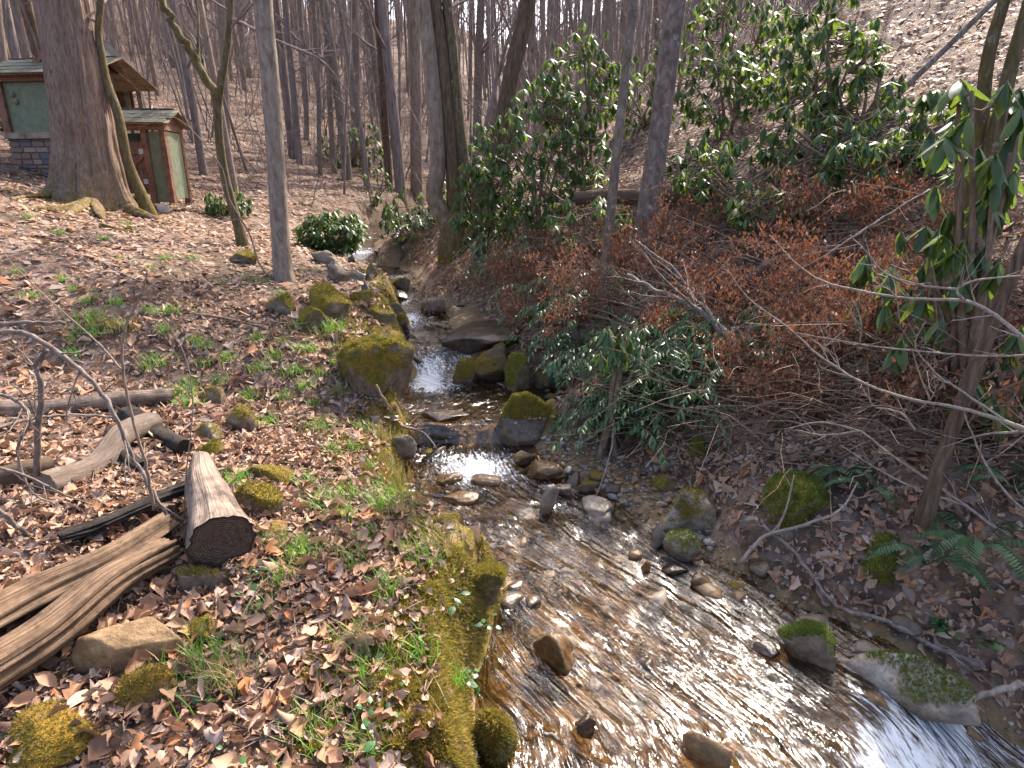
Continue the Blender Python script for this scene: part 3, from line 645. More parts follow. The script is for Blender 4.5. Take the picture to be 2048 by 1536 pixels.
 ('rock', 'brown block at the left edge of the upper step', 792, 632, 36, 34, dict(moss=.3, wet=.3)),
 ('rock', 'mossy stone trailing along the left upper bank', 722, 606, 62, 30, dict(moss=.75, fuzz=300)),
 ('rock', 'reddish-brown stone left of the far cascade', 676, 566, 40, 46, dict(moss=.3, wet=.1)),
 ('rock', 'tilted dark slab in front of the far cascade', 715, 566, 46, 30, dict(moss=.15, wet=.4, mat='rock_wet', tilt=-.4)),
 ('rock', 'mossy rock right of the far cascade', 744, 552, 26, 30, dict(moss=.6, wet=.1)),
 ('rock', 'flat mossy stone on the far right bank', 806, 578, 44, 26, dict(moss=.8)),
 ('rock', 'dark wedge standing in the upper run', 797, 603, 38, 24, dict(moss=.4, wet=.6, mat='rock_wet')),
 ('rock', 'dark rock on the far left waterline', 733, 592, 28, 24, dict(moss=.3, wet=.5, mat='rock_wet')),
 ('rock', 'brown rock left above the far cascade', 652, 530, 58, 30, dict(moss=.35, wet=.1)),
 ('rock', 'small rock splitting the far cascade', 703, 524, 20, 18, dict(moss=.2, wet=.6, mat='rock_wet')),
 ('rock', 'mossy hump beside the forked mossy tree', 486, 528, 62, 32, dict(moss=.95, fuzz=500)),
 ('rock', 'white quartz rock near the roots of the big tree', 325, 424, 26, 18, dict(moss=0., mat='white_rock', sub=3)),
 ('rock', 'flat mossy stone in the leaves left of the reddish twig', 215, 664, 84, 26, dict(moss=.8, deep=.6)),
]
for (nm, lab, px, py, w, h, op) in RK:
    if 'hz' not in op: op['hz'] = 1.35 if (px < 640 and py > 780) else (1.22 if px > 1300 and py > 880 else 1.)
    rock(nm, lab, px, py, w, h, **op)

# pebbles of the gravel bar: individuals, then loose gravel as one mass
g = np.random.default_rng(5)
PM = []
for k in range(8):
    V, F = rock_verts((1, g.uniform(.6, .95), g.uniform(.35, .6)), 2, 300 + k, 5, .06)
    PM.append((V, F))
PMESH = {}
for k in range(8):
    for c in range(4):
        me = mesh_np('pebble', PM[k][0], None, PM[k][1], {'moss': np.full(len(PM[k][0]), -1.), 'wet': np.full(len(PM[k][0]), .25)}); me.materials.append(PEB[c]); PMESH[k, c] = me
n_p = 0
while n_p < 210:
    px = g.uniform(1060, 1420); py = g.uniform(900, 1110)
    mid = 1130 + (py - 900) * .85
    if abs(px - mid - 60) > 110 + 30 * g.random(): continue
    p = wet_hit(px, py); sz_ = g.gamma(2.2, .017) + .022
    if sz_ > .12: continue
    o = bpy.data.objects.new('pebble', PMESH[int(g.integers(8)), int(g.choice(4, p=[.42, .3, .1, .18]))]); col.objects.link(o)
    o.location = (p[0], p[1], hgt(p[0], p[1]) + sz_ * .12); o.rotation_euler = (g.normal() * .2, g.normal() * .2, g.uniform(0, 6.28)); o.scale = (sz_,) * 3
    ci = PEB.index(o.data.materials[0]); where = 'by the water edge' if py > 1030 else ('at the top of the gravel bar' if py < 950 else 'in the middle of the gravel bar')
    tag(o, '%s %s water-worn pebble lying %s' % ('large' if sz_ > .075 else ('small' if sz_ < .045 else 'fist-sized'), ('grey', 'tan', 'rust-coloured', 'dark')[ci], where), 'pebble', 'pebbles on the gravel bar'); n_p += 1
# half-submerged stones along both waterlines and in the riffles
n_p = 0
SM = {}
for k in range(6):
    V, F = rock_verts((1, g.uniform(.65, .95), g.uniform(.45, .7)), 3, 340 + k, 8, .08); N = vnormals(V, F)
    for c, mt in enumerate((M['rock_wet'], M['rock_grey'], M['rock_orange'], M['rock'])):
        me = mesh_np('stone', V, None, F, {'moss': np.where(c == 3, .75 * sstep(-.1, .8, N[:, 2]), -1.), 'wet': np.full(len(V), .55 if c != 3 else .2)}); me.materials.append(mt); SM[k, c] = me
while n_p < 120:
    y = g.choice([g.uniform(2.3, 4.6), g.uniform(4.9, 6.2), g.uniform(6.6, 12.5)], p=[.5, .14, .36]); a = np.interp(y, sy, sxl); b = np.interp(y, sy, sxr)
    side = g.random(); x = a + g.normal() * .10 + .05 if side < .38 else (b + g.normal() * .14 + .02 if side < .74 else a + (b - a) * g.uniform(.1, .9))
    if y < 2.9 and x < .4: continue
    sz_ = min(.26, g.gamma(2.5, .035) + .05) * (1. if side < .74 else .85); k = int(g.integers(6)); c = int(g.choice(4, p=[.36, .22, .26, .16]))
    o = bpy.data.objects.new('stone', SM[k, c]); col.objects.link(o); zz = max(hgt(x, y), float(levels(np.array([x]), np.array([y]))[0]) - sz_ * .22)
    o.location = (x, y, zz + sz_ * .06); o.rotation_euler = (g.normal() * .15, g.normal() * .15, g.uniform(0, 6.28)); o.scale = (sz_,) * 3
    zone = 'the near stream' if y < 3.3 else ('the riffle' if y < 4.7 else ('the plunge pool' if y < 6.4 else ('the upper run' if y < 9 else 'the far cascade')))
    tag(o, '%s %s stone %s %s' % ('big' if sz_ > .17 else ('small' if sz_ < .10 else 'middling'), ('wet dark', 'grey', 'ochre', 'mossy')[c], 'at the left edge of' if side < .38 else ('at the right edge of' if side < .74 else 'lying in'), zone), 'stone', 'stones along the stream'); n_p += 1
# stream-bed cobbles and gravel
Ng = 9000
gy_ = g.uniform(1.6, 7.2, Ng); a = ip(gy_, sy, sxl); b = ip(gy_, sy, sxr) + ip(gy_, BARY, BARV) * 1.05
gx_ = a + (b - a) * g.random(Ng)
keep = (fbm(np.stack([gx_, gy_], -1) * 1.3, 2, 91) + .25 * (gx_ > ip(gy_, sy, sxr)) > -.12) & ~((gx_ < .9) & (gy_ < 2.5))
gx_, gy_ = gx_[keep], gy_[keep]; Ng = len(gx_)
szs = np.clip(g.gamma(1.6, .011, Ng) + .008, 0, .075)
low = [(rock_verts((1, .8, .5), 1, 400 + k, 4, .08)) for k in range(4)]
V, F, rr = scatter(low, g.integers(0, 4, Ng), np.stack([gx_, gy_, height(gx_, gy_) + szs * .1], -1), rot_axes(g.uniform(0, 6.28, Ng), g.normal(size=Ng) * .25, g.normal(size=Ng) * .25), szs)
mg = NT('gravel'); cg = mg.ramp(mg.attr('rnd'), [(0, (.05, .042, .038)), (.3, (.15, .125, .105)), (.55, (.22, .145, .085)), (.72, (.30, .15, .06)), (.86, (.27, .24, .21)), (1, (.38, .34, .30))])
cg = mg.mix(mg.maprange(mg.noise(mg.pos(), 90., 3), .4, .7, 0, .5), cg, mg.mix(.5, cg, (.03, .02, .015)))
M['gravel'] = mg.done(mg.principled(cg, .45, .4))
tag(obj('gravel', mesh_np('gravel', V, None, F, {'rnd': rr}), M['gravel']), 'loose gravel and cobbles spread over the stream bed', 'gravel', kind='stuff')

# ---------------------------------------------------------------- fallen leaves
def leaf_template(shape, curl, fold, seed, nseg=4, cols=4):
    """crumpled dry leaf: midrib along Y, halves folded up or rolled under, edge uneven"""
    g = np.random.default_rng(seed); t = np.linspace(0, 1, nseg + 1)
    if shape == 'oval': wd = .29 * np.sin(np.pi * np.clip(t, .02, .985)) ** .8
    elif shape == 'lobed': wd = .36 * np.sin(np.pi * np.clip(t, .03, .97)) ** .6
    else: wd = .15 * np.sin(np.pi * np.clip(t, .02, .985)) ** .7
    wl = wd * (1 + g.normal(size=len(t)) * (.32 if shape == 'lobed' else .16)); wr = wd * (1 + g.normal(size=len(t)) * (.32 if shape == 'lobed' else .16))
    z = curl * (4 * (t - .5) ** 2) * .34 + g.normal(size=len(t)) * .05; cx = np.cumsum(g.normal(size=len(t)) * .05); tw = np.linspace(-1, 1, len(t)) * g.normal() * .5
    fl, fr = fold * g.uniform(.6, 1.4), fold * g.uniform(.4, 1.4)
    def half(w, f, sgn):
        m = np.stack([cx + sgn * w * .62, t - .5, z + f * w * .45 + sgn * tw * w + g.normal(size=len(t)) * .035], -1)
        e = np.stack([cx + sgn * w * (1.05 - .25 * abs(f)), t - .5 + g.normal(size=len(t)) * .03, z + f * w * 1.25 + sgn * tw * w + g.normal(size=len(t)) * .05], -1)
        return e, m
    le, lm = half(wl, fl, -1); re, rm = half(wr, fr, 1); C = np.stack([cx, t - .5, z], -1)
    V = np.concatenate([le, lm, C, rm, re] if cols == 4 else [le, C, re]); n = nseg + 1; i = np.arange(nseg)
    F = np.concatenate([np.stack([i + k * n, i + (k + 1) * n, i + (k + 1) * n + 1, i + k * n + 1], -1) for k in range(cols)])
    return V, F
LSH = [('oval', .7, .6, 1), ('oval', -.6, 1.2, 2), ('oval', 1.2, -.7, 3), ('lobed', .6, .6, 4), ('lobed', -.7, .9, 5), ('lobed', 1.1, -.6, 6), ('narrow', 1.1, 1., 7), ('oval', .3, 1.7, 8), ('narrow', -.6, 1.5, 9), ('lobed', .2, 1.5, 10)]
LT = [leaf_template(*q, 6 if q[0] == 'lobed' else 5, 4) for q in LSH]      # picked-apart leaves
LN = [leaf_template(*q, 5 if q[0] == 'lobed' else 4, 2) for q in LSH]      # near litter
LF = [leaf_template(*q, 2, 2) for q in LSH]                                # far litter
def litter_ok(x, y):
    xl = ip(y, sy, sxl); xr = ip(y, sy, sxr); bar = ip(y, BARY, BARV); z = height(x, y); w = levels(x, y)
    dl = xl - x; dr = x - xr
    land = (z > w + .035)
    bank = np.where(dl > 0, sstep(.12, .6, dl) * .9 + .1, np.where(dr > 0, np.where(y > 3.2, sstep(bar * .65, bar + .25, dr), sstep(bar * .2, bar + .1, dr)), 0))
    return land * np.clip(bank, 0, 1), z
g = np.random.default_rng(11)
Nl = 560000
r_ = 1.0 + 30 * g.random(Nl) ** 1.55; th = g.uniform(R(-60), R(60), Nl)
lx, ly = r_ * np.sin(th), r_ * np.cos(th) - .35
# thin to even cover near the camera, sparser far away
dens = 3000 * np.minimum(1, (3.4 / r_) ** 1.9)
pdf = Nl / (R(120)) * (1 / (30 * 1.55)) * ((np.maximum(r_ - 1, .02)) / 30) ** (1 / 1.55 - 1) / r_
ok, lz = litter_ok(lx, ly)
patch = .55 + .45 * sstep(-.35, .25, fbm(np.stack([lx, ly], -1) * 1.6, 3, 83))
keep = g.random(Nl) < np.clip(dens * patch / pdf, 0, 1) * ok
lx, ly, lz, r_ = lx[keep], ly[keep], lz[keep], r_[keep]; Nl = len(lx)
nr = normal_at(lx, ly) + g.normal(size=(Nl, 3)) * .24; nr[:, 2] = np.maximum(nr[:, 2], .25)
Rm = align(nr) @ rot_axes(g.uniform(0, 6.28, Nl), np.zeros(Nl), np.zeros(Nl))
sc = np.clip(g.lognormal(math.log(.037), .45, Nl), .012, .10) * np.clip(r_ / 3.4, 1, 5) ** .5
tone = np.clip(g.random(Nl) * .9 + .12 * fbm(np.stack([lx, ly], -1) * 1.1, 2, 85), 0, 1)
pos = np.stack([lx, ly, lz + .008 + .022 * g.random(Nl)], -1)
idx = g.choice(10, Nl, p=[.14, .13, .12, .11, .1, .09, .1, .09, .06, .06])
big = np.argsort(-(sc / np.maximum(r_, 1.5)) * ((ly > 1.5) & (np.abs(lx / np.maximum(ly, .1)) < 1.05)))[:300]
rest = np.ones(Nl, bool); rest[big] = False
sc3 = sc[:, None] * np.stack([np.ones(Nl), np.ones(Nl), g.uniform(.3, 1., Nl)], -1)
LK = [(np.array([[0, -.5, .05], [.3 * (1 if k % 3 else .5), .05 * k - .1, .2 * f], [0, .5, .1], [-.28 * (1 if k % 3 else .5), .1 - .03 * k, .12 * f]]), np.array([[0, 1, 2, 3]])) for k, f in enumerate((.6, 1.2, -.7, .6, .9, -.6, 1., 1.3, 1.2, 1.1))]
lod = idx + 10 * (r_ > 4.0) + 10 * (r_ > 7.5)
V, F, rr = scatter(LN + LF + LK, lod[rest], pos[rest], Rm[rest], sc3[rest], tone[rest])
tag(obj('leaf_litter', mesh_np('leaf_litter', V, F, None, {'rnd': rr}), M['litter'], ground), kind='stuff')
LM = [mesh_np('leaf', v, f) for v, f in LT]
for k in big:
    o = obj('leaf', LM[idx[k]], M['leaf'], ground)
    o.matrix_world = Matrix.Translation(Vector(pos[k] + np.array([0, 0, .02]))) @ Matrix(Rm[k].tolist()).to_4x4() @ Matrix.Diagonal((*[float(q) for q in sc3[k]], 1.))
print('litter leaves', Nl)
# ---------------------------------------------------------------- trees
def tube_uv(P, r, sides):
    """tube with ring angle and height fraction, for barked trunks"""
    V, F, _ = tube(P, r, sides, False); return V, F
def trunk_mesh(P, r, sides=20, rings=70, ridge=.05, ridgen=11, flare=0., lobes=5, seed=1, moss_h=.4, moss_all=0., moss_side=None):
    g = np.random.default_rng(seed); n = rings
    d = np.concatenate([[0], np.cumsum(np.linalg.norm(np.diff(P, axis=0), axis=1))]); L = d[-1]
    s = L * np.linspace(0, 1, n) ** 1.5
    Pi = np.stack([np.interp(s, d, P[:, k]) for k in range(3)], -1); ri = np.interp(s, d, r)
    V, F, _ = tube(Pi, ri, sides, False)
    V = V.reshape(n, sides, 3); ax = Pi[:, None]
    a = np.arange(sides) / sides * 2 * np.pi
    q = np.stack([np.cos(a)[None] * ridgen / 3.5 + 0 * s[:, None], np.sin(a)[None] * ridgen / 3.5 + 0 * s[:, None], s[:, None] * .9 + 0 * a[None]], -1)
    nz = fbm(q + seed, 3, seed) * ridge * 1.6 - np.abs(vnoise(q * 1.7 + seed, seed + 3)) * ridge
    fl = 0
    if flare:
        ph = g.uniform(0, 6.28)
        fl = flare * np.exp(-s[:, None] / .28) * (.55 + .45 * np.cos(lobes * a[None] + ph + .6 * np.sin(a[None] * 2)))+ .18 * flare * np.exp(-s[:, None] / .6)
    V = ax + (V - ax) * (1 + nz + fl)[..., None]
    mo = np.exp(-s[:, None] / moss_h) * 1.3 + moss_all * (.6 + .6 * vnoise(q * .7, 5)) + 0 * a[None]
    if moss_side is not None:
        N = (V - ax); N /= np.linalg.norm(N, axis=-1, keepdims=True) + 1e-9; mo = mo * np.clip(.7 + .6 * (N @ np.array(moss_side)), 0, 1.4)
    return V.reshape(-1, 3), F, np.clip(mo, 0, 1).ravel()
def grow(mb, p, d, L, r, lvl, g, sides=4, up=.15, kids=(4, 4, 3), wob=.25, spread=.8, out=None):
    n = 5 if lvl > 0 else 4; P = [p]; d = d / np.linalg.norm(d)
    for k in range(n - 1):
        d = d + g.normal(size=3) * wob * .4 + np.array([0, 0, up * .25]); d /= np.linalg.norm(d); P.append(P[-1] + d * L / (n - 1))
    P = np.array(P); mb.tube(P, np.linspace(r, r * .35, n), sides if lvl > 0 else 3, False, moss=0.)
    if out is not None: out.append(P)
    if lvl <= 0: return
    for _ in range(kids[lvl - 1] if lvl - 1 < len(kids) else 4):
        t = g.uniform(.25, .98); i = min(int(t * (n - 1)), n - 2); f = t * (n - 1) - i; q = P[i] * (1 - f) + P[i + 1] * f
        dd = P[i + 1] - P[i]; dd /= np.linalg.norm(dd); x = g.normal(size=3); x -= dd * (x @ dd); x /= np.linalg.norm(x)
        grow(mb, q, dd * math.cos(spread) + x * math.sin(spread) * g.uniform(.7, 1.2), L * g.uniform(.42, .68), r * (1 - .6 * t) * .55, lvl - 1, g, max(3, sides - 1), up, kids, wob, spread, out)
NEAR = {}
def near_tree(name, label, path, mat, top=13., moss_h=.3, moss_all=0., flare=.0, sides=20, rings=70, ridge=.05, ridgen=11, seed=1, Y=None, lean=(0, 0), crown=5, extra=None, cat='tree', lobes=5, crown_from=.45, moss_side=None):
    """path: photo points up the trunk with their widths; the foot stands on the ground"""
    b = hit(path[0][0], path[0][1]) if Y is None else at_y(path[0][0], path[0][1], Y)
    if Y is not None: b[2] = min(b[2], hgt(b[0], b[1]))
    P = []; rr = []
    for k, (px, py, w) in enumerate(path):
        q = at_y(px, py, b[1]); 
        if k == 0: q = b.copy()
        P.append(q); rr.append(w * px_size(q) * .5 * (1. if w > 95 else .82))
    dv = (P[-1] - P[-2]) / np.linalg.norm(P[-1] - P[-2]) if len(P) > 1 else np.array([0, 0, 1.])
    g = np.random.default_rng(seed); dv = dv * .75 + np.array([0, 0, .25])
    if top > P[-1][2] - b[2]:
        h0 = P[-1][2]; n = 6
        for k in range(n):
            dv = dv + g.normal(size=3) * .03; dv /= np.linalg.norm(dv)
            P.append(P[-1] + dv * (top + b[2] - h0) / n); rr.append(max(rr[-1] * .8, .015))
    P = np.array(P); P = np.concatenate([[P[0] - np.array([0, 0, .25])], P]); rr = np.array([rr[0]] + rr)
    NEAR[label] = b
    o = empty(name, tuple(b), label, cat)
    Pl = P - b
    V, F, mo = trunk_mesh(spline(Pl, 40), np.interp(np.linspace(0, 1, 40), np.linspace(0, 1, len(rr)), rr), sides, rings, ridge, ridgen, flare, lobes, seed, moss_h, moss_all, moss_side)
    obj('trunk', mesh_np('trunk', V, F, None, {'moss': mo}), M[mat], o)
    if crown:
        mb = MB()
        for k in range(crown):
            t = g.uniform(crown_from, 1.); i = t * (len(Pl) - 1); j = min(int(i), len(Pl) - 2); q = Pl[j] + (Pl[j + 1] - Pl[j]) * (i - j)
            a = g.uniform(0, 6.28)
            grow(mb, q, np.array([math.cos(a), math.sin(a), .5]), g.uniform(1.4, 3.0), np.interp(i, np.arange(len(rr)), rr) * .4, 2, g, 5, .2, (4, 5))
        mb.build('crown', M['twig'], o)
    if extra: extra(o, b, Pl, rr, g)
    return o, b
def branch_px(o, b, pts, r0, r1, mat, Y, name='branch', twigs=6, tl=.5, g=None, moss=0., lvl=1, kids=(3, 3), root=None):
    """a limb along photo points at distance Y (a number, or one per point), child of a tree"""
    g = g or np.random.default_rng(int(pts[0][0] * 3 + pts[0][1])); Ys = Y if hasattr(Y, '__len__') else [Y] * len(pts)
    P = np.array([at_y(x, y, yy) for (x, y), yy in zip(pts, Ys)]) - b
    if root is not None: P = np.concatenate([[root], P])
    Q = spline(P, max(8, 4 * len(P))); mb = MB(); rr = np.linspace(r0, r1, len(Q))
    Q[1:-1] += g.normal(size=Q[1:-1].shape) * r1 * .5
    mb.tube(Q, rr, 7, True, moss=moss)
    for k in range(twigs):
        t = g.uniform(.15, .97); i = int(t * (len(Q) - 2)); d = Q[i + 1] - Q[i]; d /= np.linalg.norm(d); x = g.normal(size=3); x -= d * (x @ d); x /= np.linalg.norm(x)
        grow(mb, Q[i], d * .75 + x * .7, tl * g.uniform(.4, 1.), rr[i] * .5, lvl, g, 4, .1, kids, .35)
    return mb.build(name, M[mat], o)

def big_extra(o, b, Pl, rr, g):
    for k, (pts, r0, hump) in enumerate([([(175, 415), (120, 402), (60, 400), (22, 402)], .13, .05), ([(170, 418), (120, 425), (75, 422), (45, 420)], .10, .04), ([(200, 420), (250, 425), (300, 440), (330, 446)], .17, .06),
            ([(225, 410), (275, 420), (320, 432)], .14, .05), ([(180, 420), (150, 430), (118, 442)], .14, .05), ([(215, 405), (255, 402), (300, 405)], .14, .04), ([(200, 455), (235, 462), (285, 468)], .06, .0), ([(190, 418), (200, 432), (210, 446)], .14, .05)]):
        P = []
        for i, (x, y) in enumerate(pts):
            q = hit(x, y); q[2] = hgt(q[0], q[1]) + hump * (1 - i / (len(pts) - 1)) + .02; P.append(q)
        P[0] = P[0] * .5 + (b + np.array([0, 0, .12])) * .5 if k != 6 else P[0]
        Q = spline(np.array(P) - b, 26); r = np.linspace(r0, r0 * .22, 26)
        V, F, mo = trunk_mesh(Q, r * .75, 18, 40, .3, 8, 0, 3, 40 + k, 5., .8)
        obj('root', mesh_np('root', V, F, None, {'moss': mo}), M['bark_big'], o)
near_tree('tulip_tree', 'massive furrowed tree trunk with mossy flared roots in front of the shed', [(184, 412, 150), (180, 370, 126), (172, 300, 108), (160, 210, 104), (146, 115, 101), (126, 0, 97)],
          'bark_big', 17, .55, .06, .42, 128, 200, .085, 34, 3, crown=4, extra=big_extra, crown_from=.6)
near_tree('leaning_tree', 'thin crooked mossy tree leaning over the shed door beside the massive trunk', [(296, 402, 34), (272, 365, 24), (255, 320, 22), (243, 262, 22), (232, 215, 21), (213, 165, 20), (203, 110, 17), (196, 60, 16), (202, 0, 15)],
          'bark_moss', 7, .6, .45, .2, 14, 60, .06, 8, 4, crown=3, Y=list(NEAR.values())[0][1] + .05)
def fork_extra(o, b, Pl, rr, g):
    branch_px(o, b, [(437, 205), (425, 180), (400, 140), (372, 85), (345, 45), (322, 0), (300, -60), (285, -150)], .062, .035, 'bark_moss', b[1], 'fork', 6, 1.2, g, .55, 2)
    branch_px(o, b, [(468, 40), (500, 55), (560, 85), (640, 118), (700, 190)], .028, .008, 'twig', b[1], 'branch', 9, .6, g)
near_tree('forked_tree', 'slender mossy tree that forks into a Y on the left slope', [(486, 492, 30), (476, 450, 23), (462, 400, 22), (447, 340, 21), (438, 270, 20), (436, 210, 21), (443, 165, 17), (455, 90, 15), (462, 0, 14)],
          'bark_moss', 8, .5, .75, .25, 16, 70, .06, 8, 5, crown=6, extra=fork_extra, moss_side=(-.4, .3, .3))
near_tree('straight_tree', 'straight smooth pale tree trunk standing at the left of the stream', [(568, 560, 50), (565, 535, 43), (556, 400, 42), (547, 250, 42), (537, 120, 43), (526, 0, 44)],
          'bark_pale', 16, .16, 0., .35, 36, 120, .02, 18, 6, crown=4, crown_from=.65)
def clump_extra(o, b, Pl, rr, g):
    for k, (pts, w0, w1, m) in enumerate([([(905, 470), (885, 430), (868, 390), (876, 330), (872, 250), (860, 120), (846, 0), (838, -100), (830, -260)], 52, 30, 'bark_pale'),
                      ([(915, 470), (908, 420), (905, 330), (893, 200), (880, 80), (870, 0), (860, -120), (850, -280)], 44, 24, 'bark_brown'), ([(930, 470), (928, 400), (925, 320), (912, 200), (902, 80), (893, 0), (880, -120), (872, -280)], 40, 22, 'bark_moss'),
                      ([(945, 460), (965, 380), (1000, 260), (1025, 140), (1050, 40), (1062, -30), (1085, -200)], 50, 34, 'bark_brown')]):
        Q = spline(np.array([at_y(x, y, b[1] + .06 * k) for x, y in pts]) - b, 30); s = px_size(b) * .5 * .74
        V, F, mo = trunk_mesh(Q, np.linspace(w0, w1, 30) * s, 22, 80, .07, 14, 0, 3, 60 + k, .5, .12)
        st = obj('stem', mesh_np('stem', V, F, None, {'moss': mo}), M[m], o)
        mb = MB()
        for j in range(5):
            i = g.integers(18, 30); a = g.uniform(0, 6.28); grow(mb, Q[i], np.array([math.cos(a), math.sin(a), .6]), 1.6, .03, 2, g, 4, .2, (3, 4))
        mb.build('branch', M['twig'], st)
near_tree('clump_tree', 'old multi-stemmed tree clump with a dark gnarled base beside the rhododendrons', [(918, 502, 94), (918, 480, 90), (918, 450, 78), (920, 425, 50)], 'bark_brown', 0, .5, .25, .3, 40, 40, .16, 12, 7, crown=0, extra=clump_extra, lobes=6)
near_tree('lichen_tree', 'thin lichen-spotted tree rising through the rusty leaves', [(1204, 650, 30), (1208, 580, 26), (1218, 460, 24), (1232, 320, 23), (1245, 200, 23), (1256, 100, 22), (1268, 0, 21)],
          'bark_grey', 9, .2, .28, .1, 18, 80, .04, 9, 8, crown=4, crown_from=.6)
near_tree('smooth_tree', 'stout grey trunk leaning right in front of the fallen log', [(1286, 500, 62), (1290, 470, 56), (1302, 380, 52), (1318, 270, 50), (1335, 130, 51), (1352, 0, 50)],
          'bark_grey', 14, .15, .05, .15, 32, 110, .025, 14, 9, crown=4, crown_from=.6)
near_tree('mossy_tree', 'dark mossy trunk climbing out of the top right corner', [(1862, 640, 42), (1885, 560, 40), (1912, 500, 40), (1938, 400, 36), (1958, 300, 33), (1972, 140, 30), (1990, 60, 28), (2012, -10, 27)], 'bark_moss', 7, .3, .5, .1, 18, 70, .06, 10, 10, crown=4, crown_from=.7, Y=4.3)
near_tree('mossy_tree', 'second mossy trunk just right of the dark one in the top right corner', [(1880, 640, 40), (1915, 540, 38), (1945, 440, 36), (1985, 290, 34), (2022, 130, 32), (2060, 0, 30)], 'bark_moss', 7, .3, .4, .1, 18, 70, .06, 10, 11, crown=4, crown_from=.7, Y=4.2)
near_tree('leaning_tree', 'bare brown tree leaning right from the fern bank towards the right edge', [(1848, 1045, 44), (1858, 1005, 36), (1880, 930, 33), (1912, 840, 32), (1950, 740, 32), (1995, 620, 31), (2045, 500, 30), (2090, 400, 29)], 'bark_brown', 6, .12, .12, .2, 18, 70, .04, 9, 12, crown=3, crown_from=.8)
near_tree('pole_tree', 'bare straight dead pole slanting across the top right hillside', [(1752, 238, 17), (1800, 185, 16), (1880, 108, 15), (1990, 0, 15), (2090, -100, 14)], 'bark_grey', 0, .1, .05, 0, 10, 40, .04, 6, 13, crown=0)

# the forest behind: a few grown kinds, copied as individuals
def forest_kind(seed, Ht, r0, sapling=False):
    g = np.random.default_rng(seed); n = 14; P = [np.array([0, 0, -.4])]; d = np.array([g.normal() * .04, g.normal() * .04, 1.])
    for k in range(n - 1):
        d = d + g.normal(size=3) * (.06 if sapling else .022) * np.array([1, 1, 0]); d /= np.linalg.norm(d); P.append(P[-1] + d * Ht / (n - 1))
    P = np.array(P); r = r0 * (1 - np.linspace(0, 1, n) ** 1.3 * .8)
    V, F, mo = trunk_mesh(P, r, 6 if sapling else 12, 16 if sapling else 34, .05, 8, .25, 5, seed, .25, .12)
    tm = mesh_np('trunk', V, F, None, {'moss': mo}); mb = MB()
    for k in range(16 if not sapling else 13):
        t = g.uniform(.22 if not sapling else .18, 1.) ; i = t * (n - 1); j = min(int(i), n - 2); q = P[j] + (P[j + 1] - P[j]) * (i - j); a = g.uniform(0, 6.28)
        L = (g.uniform(1.5, 3.6) if not sapling else g.uniform(.8, 1.8)) * (1.1 - .4 * t)
        grow(mb, q, np.array([math.cos(a), math.sin(a), g.uniform(.4, 1.2)]), L, r[j] * .32, 2, g, 4, .3, (5, 6), .35, .65)
    cm = mb.mesh('crown'); return tm, cm
KINDS = [forest_kind(200 + k, h, r) for k, (h, r) in enumerate([(19, .17), (17, .13), (21, .20), (16, .11), (18, .15), (20, .16)])]
SAPS = [forest_kind(250 + k, h, r, True) for k, (h, r) in enumerate([(7.5, .035), (6, .028), (9, .05), (5, .025), (8, .04)])]
FMATS = [M['bark_far'], M['bark_pale'], M['bark_grey'], M['bark_brown']]
for k, (t, c) in enumerate(KINDS + SAPS):
    t.materials.append(FMATS[k % 4] if k < 6 else M['bark_far']); c.materials.append(M['twig'])
def forest_tree(x, y, kind, sap=False, scl=1., rot=0., lean=(0., 0.), label=None):
    t, c = (SAPS if sap else KINDS)[kind]
    z = hgt(x, y)
    u = x / max(y, 1.); zone = 'left of the sheds' if u < -.75 else ('behind the sheds' if u < -.5 else ('behind the forked mossy tree' if u < -.36 else ('beyond the far cascade' if u < -.12 else ('behind the gnarled clump' if u < .15 else ('behind the big rhododendron' if u < .4 else 'on the crest of the right hillside')))))
    far_ = 'near' if y < 22 else ('midway' if y < 42 else 'far off')
    lab = '%s %s, %s %s' % (('slim' if scl < .9 else ('tall' if scl < 1.1 else 'stout')), ('bare forest sapling' if sap else ['greyish bare forest tree', 'pale bare forest tree', 'lichen-grey bare forest tree', 'dark brown bare forest tree'][kind % 4]), far_, zone)
    o = empty('forest_sapling' if sap else 'forest_tree', (x, y, z), lab, 'sapling' if sap else 'tree', 'bare saplings in the background forest' if sap else 'bare trees in the background forest')
    o.rotation_euler = (lean[0], lean[1], rot); o.scale = (scl, scl, scl)
    obj('trunk', t, None, o); obj('crown', c, None, o)
g = np.random.default_rng(21)
# trunks that can be told apart in the middle distance
for k, (px, py, w) in enumerate([(803, 392, 22), (832, 388, 24), (735, 380, 13), (778, 372, 15), (705, 330, 16), (668, 345, 12), (408, 350, 16), (478, 420, 13), (640, 350, 10), (95, 190, 24), (62, 170, 16), (30, 160, 14), (600, 330, 14), (1160, 300, 20), (955, 330, 18), (1390, 60, 18), (1110, 220, 20)]):
    p = hit(px, py); 
    if p[1] > 45: p = at_y(px, py, 26)
    r = w * px_size(p) * .5; kd = k % 6; base_r = [.17, .13, .20, .11, .15, .16][kd]
    s = np.clip(r / base_r, .35, 1.6)
    forest_tree(p[0], p[1], kd, False, s, g.uniform(0, 6.28), (g.normal() * .02, g.normal() * .02))
def blocked(x, y):
    d = ray(0, 0); xl = np.interp(y, sy, sxl); xr = np.interp(y, sy, sxr)
    if xl - .6 < x < xr + .6: return True
    u = x / max(y, .1)
    return (y < 15.5 and -.72 < u < -.40)       # keep the shed and its yard clear
cnt = 0
